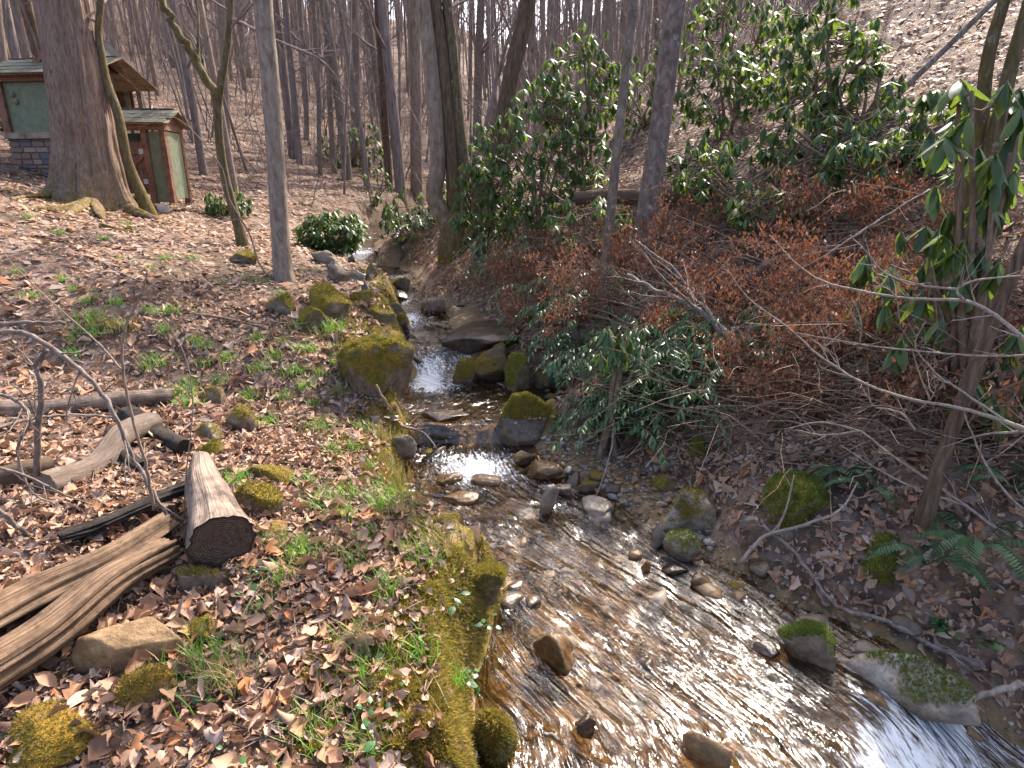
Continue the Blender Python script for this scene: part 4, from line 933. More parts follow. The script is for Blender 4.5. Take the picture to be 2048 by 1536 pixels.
while cnt < 230:
    y = 13 + 62 * g.random() ** .8; u = g.uniform(-1.05, 1.0); x = u * y
    if blocked(x, y) or (u > .42 and y < 16) or (-4 < x < 10 and y < 23) or (x > 1.5 and y < 38): continue
    forest_tree(x, y, int(g.integers(6)), False, g.uniform(.6, 1.1), g.uniform(0, 6.28), (g.normal() * .03, g.normal() * .03)); cnt += 1
cnt = 0
while cnt < 280:
    y = 11 + 40 * g.random() ** .9; u = g.uniform(-1.0, .6); x = u * y
    if blocked(x, y) or (u > .05 and y < 13) or (u < -.3 and y < 14): continue
    forest_tree(x, y, int(g.integers(5)), True, g.uniform(.7, 1.3), g.uniform(0, 6.28), (g.normal() * .12, g.normal() * .12)); cnt += 1
# unseen trees of the wood, added past the right edge to shade the slope
for k in range(24):
    y = g.uniform(6.5, 18); x = g.uniform(.98, 1.45) * y
    forest_tree(x, y, int(g.integers(6)), False, g.uniform(.7, 1.1), g.uniform(0, 6.28), (g.normal() * .03, g.normal() * .03), '%s bare tree %s out of view, added to shade the right slope' % (['greyish', 'pale', 'lichen-grey', 'dark brown'][k % 4], 'high' if y > 12 else 'low'))
# the far wood that closes the valley reads as one mass
g = np.random.default_rng(77); mb = MB()
_ys = g.uniform(32, 88, 1700); _xs = g.uniform(-1.1, .95, 1700) * _ys; _zs = height(_xs, _ys)
for x, y, z in zip(_xs, _ys, _zs):
    Hh = g.uniform(7, 17); r = g.uniform(.03, .09)
    ln = g.normal(size=2) * .05 * Hh; P = np.array([[x, y, z - .3], [x + ln[0] * .4, y + ln[1] * .4, z + Hh * .5], [x + ln[0], y + ln[1], z + Hh]]); mb.tube(P, [r, r * .7, r * .2], 4, False, moss=0.)
    for j in range(9):
        t = g.uniform(.2, 1); q = P[0] + (P[2] - P[0]) * t; a = g.uniform(0, 6.28); L = g.uniform(.8, 2.6); d = np.array([math.cos(a), math.sin(a), g.uniform(.5, 1.6)]); d /= np.linalg.norm(d)
        mb.tube(np.array([q, q + d * L * .5, q + d * L + g.normal(size=3) * .3]), [r * .3, r * .2, r * .08], 3, False, moss=0.)
_ys = g.uniform(15, 44, 2200); _xs = g.uniform(-1.0, .55, 2200) * _ys; _zs = height(_xs, _ys)
for x, y, z in zip(_xs, _ys, _zs):
    if (np.interp(y, sy, sxl) - .5 < x < np.interp(y, sy, sxr) + .5) or (y < 19 and -.75 * y < x < -.4 * y): continue
    L = g.uniform(.8, 3.4); a = g.uniform(0, 6.28); ln = g.uniform(0, .8); e = np.array([math.cos(a) * ln * L, math.sin(a) * ln * L, L]); p0 = np.array([x, y, z - .05])
    Q = np.array([p0, p0 + e * .5 + g.normal(size=3) * .12 * L * .5, p0 + e]); mb.tube(Q, np.array([1, .7, .25]) * g.uniform(.006, .016), 3, False, moss=0.)
    for j in range(3):
        q = Q[1] + (Q[2] - Q[1]) * g.random(); d = g.normal(size=3); d[2] = abs(d[2]); mb.tube(np.array([q, q + d * .2 * L, q + d * .35 * L + g.normal(size=3) * .05]), [.005, .004, .002], 3, False, moss=0.)
tag(mb.build('far_wood', M['bark_far']), 'dense mass of bare trunks and brush in the far valley', 'woodland', kind='stuff')
# ---------------------------------------------------------------- shrubs
def long_leaf(wd, droop, fold, nseg=4, seed=0):
    """leaf along +X from the origin, upper side +Z, bending down"""
    g = np.random.default_rng(seed); t = np.linspace(0, 1, nseg + 1); w = wd * np.array([.12, .75, 1., .85, .08]) if nseg == 4 else wd * np.sin(np.pi * np.clip(t, .03, .97))
    z = -droop * t ** 1.8; x = t * (1 - .25 * droop)
    L = np.stack([x, w, z - fold * w], -1); C = np.stack([x, 0 * t, z], -1); Rr = np.stack([x, -w, z - fold * w], -1)
    V = np.concatenate([L, C, Rr]); m = nseg + 1; i = np.arange(nseg)
    F = np.concatenate([np.stack([i + m, i + m + 1, i + 1, i], -1), np.stack([i + 2 * m, i + 2 * m + 1, i + m + 1, i + m], -1)])
    return V, F
RL = [long_leaf(.15, .25, .3, seed=1), long_leaf(.16, .5, .4, seed=2), long_leaf(.13, .12, .5, seed=3), long_leaf(.17, .7, .25, seed=4)]
def whorl_leaves(tips, dirs, g, per=(7, 11), L=(.11, .17), droop=(.2, 1.15)):
    """positions, rotations, sizes of leaves drooping around each shoot tip"""
    P, A, S = [], [], []
    for p, d in zip(tips, dirs):
        n = int(g.integers(*per)); a0 = g.uniform(0, 6.28); dr = g.uniform(*droop); l0 = g.uniform(*L)
        for k in range(n):
            a = a0 + k * 6.283 / n + g.normal() * .18; pit = dr * g.uniform(.7, 1.25)
            P.append(p - d * g.uniform(0, .03)); A.append((a, pit, g.normal() * .25)); S.append(l0 * g.uniform(.75, 1.15))
    A = np.array(A); Rz = rot_axes(A[:, 0], A[:, 2] * 0, A[:, 1])   # yaw, then pitch down about Y
    return np.array(P), Rz, np.array(S)
def shrub_skeleton(base, center, radii, ntips, g, limbs=6, hollow=.35, r0=.03):
    """limbs from the base and shoots that end in tips spread through an ellipsoid"""
    mb = MB(); lm = []
    for k in range(limbs):
        v = g.normal(size=3); v /= np.linalg.norm(v); e = center + v * radii * .55
        m1 = base * .6 + e * .4 + g.normal(size=3) * .12 * radii; m1[2] = base[2] + (e[2] - base[2]) * .45
        Q = spline(np.array([base + g.normal(size=3) * np.array([.06, .06, 0]), m1, e]), 12); lm.append(Q); mb.tube(Q - base, np.linspace(r0, r0 * .4, 12), 6, False, moss=.1)
    A = np.concatenate([q[4:] for q in lm]); tips, dirs = [], []
    for k in range(ntips):
        v = g.normal(size=3); v /= np.linalg.norm(v); rr = (hollow + (1 - hollow) * g.random()) ** .6
        t = center + v * radii * rr; i = np.argmin(np.linalg.norm(A - t, axis=1)); s = A[i]
        mid = (s + t) / 2 + np.array([0, 0, -.06]) + g.normal(size=3) * .04
        Q = spline(np.array([s, mid, t]), 6); mb.tube(Q - base, np.linspace(r0 * .28, .004, 6), 4, False, moss=0.)
        d = Q[-1] - Q[-2]; tips.append(t); dirs.append(d / np.linalg.norm(d))
    return mb, np.array(tips), np.array(dirs)
def rhodo(label, base, center, radii, ntips, seed, L=(.11, .17), near=0, limbs=6, droop=(.2, 1.15), name='rhododendron'):
    g = np.random.default_rng(seed); base = np.array(base, float); base[2] = hgt(base[0], base[1]) - .03
    mb, tips, dirs = shrub_skeleton(base, np.array(center, float), np.array(radii, float), ntips, g, limbs)
    o = empty(name, tuple(base), label, 'shrub'); mb.build('stem', M['dead_twig'], o)
    P, Rm, S = whorl_leaves(tips, dirs, g, (7, 11), L, droop); n = len(P); idx = g.integers(0, 4, n)
    rest = np.ones(n, bool)
    if near:
        order = np.argsort(np.linalg.norm(P - CAM, axis=1) / S)[:near]; rest[order] = False
        ms = [mesh_np('leaf', v, f) for v, f in RL]
        for k in order:
            q = obj('leaf', ms[idx[k]], M['rhodo_obj'], o)
            q.matrix_local = Matrix.Translation(Vector(P[k] - base)) @ Matrix(Rm[k].tolist()).to_4x4() @ Matrix.Scale(float(S[k]), 4)
    if rest.any():
        V, F, rr = scatter(RL, idx[rest], P[rest] - base, Rm[rest], S[rest], np.clip(g.normal(.5, .22, n)[rest], 0, 1))
        tag(obj('foliage', mesh_np('foliage', V, F, None, {'rnd': rr}), M['rhodo'], o), kind='stuff')
    return o
def rhodo_px(label, bpx, cpx, wpx, hpx, ntips, seed, Y=None, deep=.8, **kw):
    b = hit(*bpx) if Y is None else at_y(bpx[0], bpx[1], Y); Yc = b[1]; c = at_y(cpx[0], cpx[1], Yc); s = px_size(c)
    return rhodo(label, b, c, (wpx * s / 2, wpx * s / 2 * deep, hpx * s / 2), ntips, seed, **kw)
rhodo_px('big glossy rhododendron filling the middle behind the thin lichen-spotted tree', (1075, 520), (1085, 330), 300, 330, 330, 1, Y=9.0, limbs=9)
rhodo_px('rhododendron crown rising bright green over the dark cabin roof', (1180, 470), (1165, 165), 200, 230, 150, 2, Y=9.4, limbs=7)
rhodo_px('dark rhododendron spilling around the gnarled clump base', (960, 500), (955, 390), 130, 230, 100, 3, Y=9.3)
rhodo_px('grey-green drooping rhododendron at the top of the right hillside', (1650, 265), (1640, 110), 250, 270, 170, 4, L=(.12, .18))
rhodo_px('yellow-tinged rhododendron at the top edge right of the stout grey trunk', (1480, 230), (1470, 50), 220, 190, 100, 5, L=(.12, .18))
rhodo_px('dark low rhododendron thicket right of the stout grey trunk', (1450, 270), (1430, 170), 230, 160, 120, 6)
rhodo_px('sprawling rhododendron sprigs in the middle of the right slope', (1480, 420), (1470, 330), 260, 160, 60, 7, limbs=8)
rhodo_px('rhododendron with bright upright leaves on the upper right slope', (1640, 330), (1640, 265), 330, 130, 90, 8, limbs=8)
rhodo_px('rhododendron sprigs drooping beneath the fallen log', (1180, 520), (1180, 450), 200, 130, 45, 9)
rhodo_px('rhododendron half hidden behind the two mossy trunks', (1960, 480), (1985, 270), 170, 260, 60, 10, Y=4.9, L=(.14, .2))
rhodo_px('nearest big-leaved rhododendron drooping in front of the mossy trunks at the right', (1900, 760), (1880, 560), 330, 300, 34, 11, Y=3.9, L=(.17, .24), near=290, limbs=8, droop=(.6, 1.3))
rhodo_px('low rhododendron at the right edge below the leaning brown tree', (2010, 900), (2000, 760), 190, 260, 26, 12, Y=3.4, L=(.14, .2), near=200, limbs=6, droop=(.5, 1.2))
rhodo_px('small rhododendron sprig at the foot of the thin lichen-spotted tree', (1215, 745), (1225, 680), 110, 80, 12, 13, Y=4.75, L=(.13, .18), near=100, limbs=5, droop=(.5, 1.2))
rhodo_px('young rhododendron on the left side of the gnarled clump', (800, 480), (800, 430), 110, 130, 40, 14)
rhodo_px('rhododendron seedling at the far end of the stream', (748, 410), (750, 370), 70, 90, 24, 15)
rhodo_px('dense rounded evergreen bush beside the far cascade', (640, 500), (665, 462), 150, 90, 260, 16, L=(.10, .16), limbs=8, name='evergreen_bush', droop=(.0, .7))
rhodo_px('dark evergreen bush on the hidden slope behind the leaning mossy tree', (450, 430), (455, 400), 100, 60, 70, 17, L=(.1, .16))
rhodo_px('evergreen thicket on the far valley slope behind the straight trunks', (690, 330), (700, 290), 170, 110, 120, 18, L=(.2, .3), limbs=8)
rhodo_px('dark evergreen ivy patch beyond the stone-based shed', (12, 262), (12, 232), 60, 90, 60, 19, L=(.08, .12))

for k, (bx, cx, w, h, n, lab) in enumerate([((1390, 400), (1385, 345), 170, 110, 40, 'rhododendron sprigs just right of the stout grey trunk'), ((1560, 470), (1555, 410), 210, 110, 46, 'loose rhododendron sprigs above the rusty leaves'), ((1750, 380), (1750, 320), 230, 130, 60, 'rhododendron below the slanting dead pole'),
        ((1720, 250), (1725, 190), 190, 130, 60, 'rhododendron on the open leaf slope near the top right'), ((1850, 330), (1850, 250), 170, 150, 50, 'rhododendron left of the two mossy trunks'), ((1560, 200), (1555, 140), 200, 150, 80, 'dark rhododendron between two hillside thickets'), ((1290, 250), (1280, 170), 150, 200, 80, 'tall rhododendron behind the stout grey trunk'),
        ((1420, 130), (1400, 60), 200, 160, 90, 'rhododendron crowning the ridge at the top centre'), ((1010, 470), (1010, 430), 140, 120, 50, 'dark rhododendron at the right of the gnarled clump'), ((870, 440), (865, 410), 90, 130, 40, 'rhododendron tucked left of the gnarled clump stems')]):
    rhodo_px(lab, bx, cx, w, h, n, 60 + k, L=(.12, .18))
rhodo_px('big-leaved rhododendron in the upper right corner with bright backlit leaves', (1990, 520), (1965, 260), 240, 330, 18, 80, Y=3.7, L=(.17, .24), near=150, limbs=8, droop=(.5, 1.3))

def hobble(label, px, py, wpx, n, seed, up=.5, L=(.05, .085)):
    """arching stems with paired glossy leaves"""
    g = np.random.default_rng(seed); b = hit(px, py); s = px_size(b); mb = MB(); P, Rz, S = [], [], []
    for k in range(n):
        x = b[0] + g.normal() * wpx * s * .25; y = b[1] + g.normal() * wpx * s * .18; st = np.array([x, y, hgt(x, y)])
        a = g.uniform(0, 6.28); ln = g.uniform(.35, .75) * up * 1.4; d = np.array([math.cos(a), math.sin(a) * .8 - .35, 0])
        Q = spline(np.array([st, st + d * ln * .35 + np.array([0, 0, ln * .7]), st + d * ln * .8 + np.array([0, 0, ln * .78]), st + d * ln * 1.15 + np.array([0, 0, ln * .5])]), 14)
        mb.tube(Q - b, np.linspace(.004, .0015, 14), 3, False, moss=0.)
        for i in range(3, 14):
            t = Q[min(i + 1, 13)] - Q[i - 1]; yaw = math.atan2(t[1], t[0])
            for sd in (-1, 1):
                P.append(Q[i] - b); Rz.append((yaw + sd * g.uniform(.6, 1.1), 0, g.uniform(.1, .7))); S.append(g.uniform(*L))
    Rz = np.array(Rz); V, F, rr = scatter(RL, g.integers(0, 4, len(P)), np.array(P), rot_axes(Rz[:, 0], Rz[:, 1], Rz[:, 2]), np.array(S))
    o = empty('doghobble', tuple(b), label, 'shrub'); mb.build('stem', M['dead_twig'], o)
    V2 = V.copy(); tag(obj('foliage', mesh_np('foliage', V2, F, None, {'rnd': rr}), M['hobble'], o), kind='stuff')
hobble('low glossy evergreen shrub hanging over the gravel bar', 1290, 850, 190, 60, 1)
hobble('low glossy evergreen shrub under the rhododendron sprig', 1245, 790, 120, 42, 2)
hobble('low evergreen shrub catching light behind the thin lichen-spotted tree', 1130, 640, 170, 55, 3)
hobble('low evergreen shrub right of the thin lichen-spotted tree', 1300, 740, 180, 45, 4)
hobble('low glossy evergreen shrub at the lower end of the leafy bank', 1370, 820, 150, 36, 5)
hobble('low evergreen shrub at the edge of the plunge pool rocks', 1140, 690, 90, 22, 6)
hobble('low dark evergreen at the base of the gnarled clump', 1010, 545, 120, 30, 7)
hobble('low evergreen in the shade of the rusty leaves uphill', 1420, 720, 170, 26, 8)
hobble('far low evergreen cover left of the gnarled clump', 830, 470, 110, 34, 9)

BL = [long_leaf(.24, .35, .35, 2, seed=21), long_leaf(.22, .6, .6, 2, seed=22), long_leaf(.26, .1, .8, 2, seed=23)]
def beech(label, px, py, wpx, hpx, nleaf, seed, sz=(.028, .05), Y=None, stems=6):
    nleaf = int(nleaf * 1.25)
    """young beech holding its dry rust leaves"""
    g = np.random.default_rng(seed); b = hit(px, py) if Y is None else at_y(px, py, Y); b[2] = hgt(b[0], b[1]); s = px_size(b); mb = MB(); tw = []
    for k in range(stems):
        a = g.uniform(0, 6.28); d = np.array([math.cos(a) * 1.1, math.sin(a) * .8, g.uniform(.25, .9)])
        grow(mb, np.array([g.normal() * .15, g.normal() * .15, 0]), d, g.uniform(.6, 1.) * wpx * s * .75, .012, 2, g, 5, -.08, (5, 6), .35, .7, tw)
    A = np.concatenate([q[1:] for q in tw]); A = A[A[:, 2] + b[2] > height(A[:, 0] + b[0], A[:, 1] + b[1]) + .02]
    A = A[A[:, 2] < hpx * s * 1.2] if (A[:, 2] < hpx * s * 1.2).sum() > 20 else A
    i = g.integers(0, len(A), nleaf); P = A[i] + g.normal(size=(nleaf, 3)) * .045
    Rm = rot_axes(g.uniform(0, 6.28, nleaf), g.normal(size=nleaf) * .4, g.uniform(.3, 1.5, nleaf))
    V, F, rr = scatter(BL, g.integers(0, 3, nleaf), P, Rm, g.uniform(*sz, nleaf))
    o = empty('beech_sapling', tuple(b), label, 'sapling'); mb.build('branch', M['dead_twig'], o)
    tag(obj('dry_leaves', mesh_np('dry_leaves', V, F, None, {'rnd': rr}), M['beech'], o), kind='stuff')
for k, (px, py, w, h, n, lab) in enumerate([(1000, 590, 190, 110, 1700, 'rusty-leaved beech overhanging the upper stream'), (1130, 560, 200, 120, 1500, 'rusty-leaved beech below the gnarled clump tree'),
    (1080, 640, 150, 90, 900, 'rusty-leaved beech drooping beside the wet slab'), (1320, 620, 230, 150, 2000, 'rusty-leaved beech spreading between lichen-spotted tree and fallen limb'),
    (1440, 640, 220, 140, 1900, 'rusty-leaved beech in the middle of the right slope'), (1560, 600, 230, 140, 1800, 'rusty-leaved beech around the long fallen stem'), (1660, 640, 220, 150, 1700, 'rusty-leaved beech left of the big-leaved rhododendron'),
    (1400, 760, 220, 120, 1500, 'rusty-leaved beech just above the low evergreen shrubs'), (1560, 740, 220, 130, 1700, 'rusty-leaved beech beneath the fallen limb'), (1690, 750, 200, 120, 1300, 'rusty-leaved beech behind the pale bare twigs'),
    (1450, 520, 210, 120, 1300, 'rusty-leaved beech right of the short sawn log'), (1620, 470, 220, 140, 1400, 'rusty-leaved beech high on the right slope'), (1800, 470, 190, 190, 1500, 'rusty-leaved beech against the mossy trunks'),
    (1330, 480, 160, 90, 700, 'sparse rusty beech around the stout grey trunk'), (1200, 460, 120, 110, 600, 'sparse rusty beech in front of the big rhododendron'), (1780, 620, 190, 130, 1000, 'rusty-leaved beech under the drooping big leaves'), (1840, 800, 170, 120, 700, 'rusty-leaved beech low behind the leaning brown tree'), (1960, 640, 140, 130, 500, 'sparse rusty beech at the right edge'), (1560, 830, 170, 80, 700, 'rusty-leaved beech at the foot of the fallen limb')]):
    beech(lab, px, py, w, h, n, 500 + k)

# ferns
def fern(label, px, py, n, L, seed):
    g = np.random.default_rng(seed); b = hit(px, py); o = empty('fern', tuple(b), label, 'fern')
    pin = long_leaf(.16, .15, .1, seed=31)
    for k in range(n):
        a = k * 6.283 / n + g.normal() * .35; ln = L * g.uniform(.75, 1.1); d = np.array([math.cos(a), math.sin(a), 0])
        Q = spline(np.array([[0, 0, 0], d * ln * .35 + np.array([0, 0, ln * .38]), d * ln * .75 + np.array([0, 0, ln * .36]), d * ln + np.array([0, 0, ln * .12])]), 24)
        P, A, S = [], [], []
        for i in range(3, 24):
            t = Q[i] - Q[i - 1]; yaw = math.atan2(t[1], t[0]); sz = ln * .17 * math.sin(math.pi * min(.97, (i - 1) / 23.)) ** .7
            for sd in (-1, 1): P.append(Q[i]); A.append((yaw + sd * 1.35, 0, .25)); S.append(sz)
        A = np.array(A); V, F, rr = scatter([pin], np.zeros(len(P), int), np.array(P), rot_axes(A[:, 0], A[:, 1], A[:, 2]), np.array(S))
        mb = MB(); tv, tf, _ = tube(Q, np.linspace(.004, .0012, 24), 3, False)
        me = mesh_np('frond', np.concatenate([V, tv]), np.concatenate([F, tf + len(V)]), None, {'rnd': np.concatenate([rr, np.full(len(tv), .2)])}); obj('frond', me, M['fern'], o)
fern('large dark green fern right of the dark moss-covered stone', 1945, 1105, 9, .40, 1)
fern('fern with one drooping frond touching the dark moss-covered stone', 1850, 1130, 5, .34, 2)
fern('fern of upright fronds above the leaf litter left of the leaning brown tree', 1735, 990, 5, .36, 3)
fern('small dark fern behind the fluffy moss mound', 1680, 955, 6, .26, 4)
fern('fern hanging at the right edge below the pale branch', 2030, 985, 6, .34, 5)
fern('little fern at the root of the leaning brown tree', 1868, 1050, 5, .16, 6)

# grass tufts
def tuft_mesh(seed, n=55, spread=.03, h=.085, dry=.08):
    g = np.random.default_rng(seed); t = np.linspace(0, 1, 4); V = []; F = []; A = []
    for k in range(n):
        a = g.uniform(0, 6.28); ln = h * g.uniform(.5, 1.15); bend = g.uniform(.2, .9); w = .0018; p = np.append(g.normal(size=2) * spread, -.004)
        x = np.stack([np.cos(a) * bend * ln * t ** 1.7, np.sin(a) * bend * ln * t ** 1.7, ln * t * (1 - .35 * bend * t)], -1) + p
        sx = np.array([-math.sin(a), math.cos(a), 0]) * w; i0 = len(V) * 8
        ww = np.array([1, .9, .6, .1])[:, None]
        V.append(np.concatenate([x - sx * ww, x + sx * ww])); F += [[i0 + j, i0 + j + 1, i0 + j + 5, i0 + j + 4] for j in range(3)]; A.append(np.full(8, 1. if g.random() < dry else g.uniform(0, .85)))
    return mesh_np('blades', np.concatenate(V), np.array(F), None, {'rnd': np.concatenate(A)})
TM = [tuft_mesh(k, 60, .032, .08) for k in range(4)] + [tuft_mesh(10 + k, 110, .055, .10) for k in range(2)]
DM = [tuft_mesh(20 + k, 120, .05, .16, .6) for k in range(2)]
for t in TM: t.materials.append(M['grass'])
for t in DM: t.materials.append(M['dry_grass'])
def tuft(px, py, big=False, s=1., dry=False, lab=None):
    p = hit(px, py); o = empty('grass_tuft', tuple(p), lab or '%s tuft of fresh green grass %s' % ('broad' if big else ('tiny' if s < .75 else 'small'), 'near the big tree roots' if py < 560 else ('on the middle of the left slope' if py < 760 and px < 450 else ('between fire ring and stream' if px > 560 and py < 1000 else ('beside the fire ring' if py < 1000 else 'on the near bank')))), 'grass', 'grass tufts on the left slope'); o.scale = (s,) * 3
    o.rotation_euler = (0, 0, px * .7 + py)
    tag(obj('blades', (DM[px % 2] if dry else (TM[4 + px % 2] if big else TM[px % 4])), None, o), kind='stuff')
GT = [(60, 595), (35, 548), (130, 562), (145, 580), (185, 605), (190, 640), (160, 665), (195, 670), (235, 610), (300, 625), (340, 625), (330, 665), (390, 685), (150, 680), (145, 712), (310, 730), (405, 730), (455, 722), (380, 770), (440, 765),
      (520, 738), (550, 715), (515, 680), (565, 685), (605, 700), (370, 790), (360, 815), (385, 815), (495, 805), (500, 790), (590, 745), (610, 775), (570, 800), (630, 810), (530, 850), (640, 860), (410, 695), (485, 560), (440, 570), (560, 590), (520, 565),
      (595, 655), (620, 705), (640, 750), (680, 730), (660, 660), (480, 960), (460, 975), (615, 970), (550, 1080), (615, 1115), (590, 1110), (570, 1165), (525, 1225), (640, 1020), (690, 1000), (735, 1075), (680, 1040), (710, 1130), (740, 940), (700, 900), (720, 860), (660, 905), (750, 975),
      (255, 455), (100, 345), (85, 400), (60, 440), (120, 470), (210, 480), (330, 520), (390, 520), (300, 540), (240, 520), (760, 1020), (780, 1010), (800, 1100), (850, 1130), (770, 1180), (740, 1500), (620, 1480), (840, 1310), (900, 1370)]
for k, (x, y) in enumerate(GT): tuft(x, y, k % 5 == 0, .9 + .6 * ((k * 37) % 10) / 10 + (.25 if y > 600 else 0))
tuft(408, 1330, True, 1.5, False, 'largest bright green grass tuft beside the ochre stone of the fire ring')
tuft(735, 1350, True, 1.1, False, 'lush grass tuft on the near bank above the moss')
tuft(610, 1000, False, .9)
DG = [(700, 730), (720, 745), (690, 755), (740, 700), (775, 690), (800, 1030), (830, 1060), (870, 1100), (790, 960), (770, 930), (560, 1100), (440, 1370), (720, 1290), (210, 650), (250, 660), (680, 790), (665, 705), (760, 880)]
for k, (x, y) in enumerate(DG): tuft(x, y, False, .7 + .5 * ((k * 7) % 10) / 10, True, 'tuft of tan dry grass %s' % ('above the big mossed boulder' if y < 800 else ('on the bank beside the riffle' if y < 1150 else 'on the near bank by the moss')))
# moss carpet of the near left bank
g = np.random.default_rng(31); N_ = 170000
my = 1.6 + 7 * g.random(N_) ** 1.8; dl = g.uniform(-.10, .75, N_); mx = ip(my, sy, sxl) - dl
q = np.stack([mx, my], -1); keep = (fbm(q * 2.6, 3, 95) * 1.3 + .45 - dl * .8 > .10) & (height(mx, my) > levels(mx, my) + .03) & (g.random(N_) < np.minimum(1, (3.4 / my) ** 1.2))
mx, my = mx[keep], my[keep]; n = len(mx); P = np.stack([mx, my, height(mx, my)], -1)
Rm = align(normal_at(mx, my) + g.normal(size=(n, 3)) * .4) @ rot_axes(g.uniform(0, 6.28, n), np.zeros(n), np.zeros(n))
V, F, rr = scatter(BLADE, g.integers(0, 2, n), P, Rm, g.uniform(.014, .034, n), np.clip(.62 + .6 * fbm(P * 3, 3, 97) + g.normal(size=n) * .15, 0, 1))
tag(obj('moss_carpet', mesh_np('moss_carpet', V, None, F, {'rnd': rr}), M['mossfuzz'], ground), kind='stuff')
# small herbs on the near bank
HERB = [long_leaf(.3, .2, .2, seed=41), long_leaf(.36, .4, .1, seed=42)]
def herb(label, px, py, n, seed, s=.045):
    g = np.random.default_rng(seed); b = hit(px, py); P, A = [], []
    for k in range(n): P.append((g.normal() * .05, g.normal() * .05, g.uniform(.01, .05))); A.append((g.uniform(0, 6.28), g.normal() * .2, g.uniform(-.3, .4)))
    A = np.array(A); V, F, rr = scatter(HERB, g.integers(0, 2, n), np.array(P), rot_axes(A[:, 0], A[:, 1], A[:, 2]), g.uniform(.6, 1.2, n) * s)
    V += 0; o = empty('herb', tuple(b), label, 'plant'); mb = MB(); 
    for p in P: mb.tube(np.array([[0, 0, -.01], [p[0] * .6, p[1] * .6, p[2] * .8], p]), [.0015, .0012, .001], 3, False, moss=0.)
    mb.build('stem', M['hobble'], o); tag(obj('foliage', mesh_np('foliage', V, F, None, {'rnd': rr}), M['hobble'], o), kind='stuff')
for k, (x, y, n, lab) in enumerate([(948, 1245, 26, 'blue-green herb on the golden moss of the near bank'), (920, 1370, 22, 'pale herb trailing down the mossy bank'), (760, 1430, 12, 'three-leaved herb among leaves at the bottom of the near bank'), (1880, 1255, 26, 'fresh green herb in leaf litter above the rapids'), (1975, 1280, 22, 'bluish herb right of the fresh green one'),
    (395, 1400, 5, 'lobed green seedling by the ochre stone'), (905, 1205, 12, 'dark rosette herb on top of the golden moss'), (500, 1160, 16, 'low blue-green herb patch below the sawn log end'), (450, 1510, 6, 'single green seedling at the bottom left'), (1450, 905, 14, 'grey-green herb under the rusty beech'), (1640, 880, 12, 'small herb below the fallen limb')]):
    herb(lab, x, y, n, 700 + k)
# ---------------------------------------------------------------- logs, sticks and bare branches
def log_obj(name, label, A, B, r0, r1, mat, endmat='end_grain', seed=1, ridge=.1, sides=24, bend=.02, cat='log', squash=1., moss=.1, parent=None, flat_end=True):
    """log from A to B (world points of its axis) with end faces as parts"""
    g = np.random.default_rng(seed); A = np.array(A, float); B = np.array(B, float); d = B - A
    m1 = A + d * .33 + g.normal(size=3) * bend; m2 = A + d * .66 + g.normal(size=3) * bend
    Q = spline(np.array([A, m1, m2, B]) - A, 34); rr = np.linspace(r0, r1, 34)
    V, F, T = tube(Q, rr, sides, False); V = V.reshape(34, sides, 3); ax = Q[:, None]
    a = np.arange(sides) * 6.283 / sides; s = np.linspace(0, np.linalg.norm(d), 34)
    fr_ = 3. if mat != 'rotten' else 5.
    q = np.stack([np.cos(a)[None] * fr_ + 0 * s[:, None], np.sin(a)[None] * fr_ + 0 * s[:, None], s[:, None] * (1.5 if mat != 'rotten' else .7) + 0 * a[None]], -1) + seed
    V = ax + (V - ax) * (1 + fbm(q, 3, seed) * ridge * 1.6 - ridge * np.abs(vnoise(q * 2.2, seed + 1)))[..., None]
    if squash != 1.: V[..., 2] = ax[..., 2] + (V[..., 2] - ax[..., 2]) * squash
    o = empty(name, tuple(A), label, cat)
    obj('trunk', mesh_np('trunk', V.reshape(-1, 3), F, None, {'moss': np.full(34 * sides, moss), 'along': q.reshape(-1, 3) - seed}), M[mat], o)
    for k in (0, 33):
        ring = V[k]; c = ring.mean(0); dd = (Q[1] - Q[0]) if k == 0 else (Q[32] - Q[33]); dd = dd / np.linalg.norm(dd)
        fr = np.array([1., .85, .7, .55, .4, .25, .12]); nr_ = len(fr)
        VV = np.concatenate([c + (ring - c) * f + dd * .006 * (1 - f) for f in fr] + [[c + dd * .006]]); j = np.arange(sides); kk = (j + 1) % sides
        VV[sides:] += g.normal(size=VV[sides:].shape) * .0012
        FF = np.concatenate([np.stack([j + m * sides, kk + m * sides, kk + (m + 1) * sides, j + (m + 1) * sides], -1) for m in range(nr_ - 1)]); TT = np.stack([j + (nr_ - 1) * sides, kk + (nr_ - 1) * sides, np.full(sides, nr_ * sides)], -1)
        cap = np.concatenate([np.stack([np.cos(a) * f, np.sin(a) * f, np.full(sides, f)], -1) for f in fr] + [np.zeros((1, 3))])
        if k == 0: FF = FF[:, ::-1]; TT = TT[:, ::-1]
        obj('cut_end', mesh_np('cut_end', VV, FF, TT, {'moss': np.zeros(len(VV)), 'along': cap * 3, 'cap': cap}, True), M[endmat], o)
    return o
def up(p, z): q = np.array(p, float); q[2] = hgt(q[0], q[1]) + z; return q
a = hit(430, 1150); a[2] = hgt(a[0], a[1]) + .17
log_obj('sawn_log', 'short thick log with a dark sawn end and tapering tip', at_y(443, 1082, a[1]), at_y(402, 918, a[1] + .62), .15, .055, 'greywood', 'end_grain', 2, .13, 48, .012, squash=.92)
p = hit(330, 1120); q = hit(-60, 1400)
log_obj('split_log', 'long rotten split log, the upper of the two in the lower left corner', up(hit(338, 1085), .11), up(hit(-70, 1330), .13), .078, .10, 'rotten', 'rotten', 3, .34, 40, .02, squash=.7)
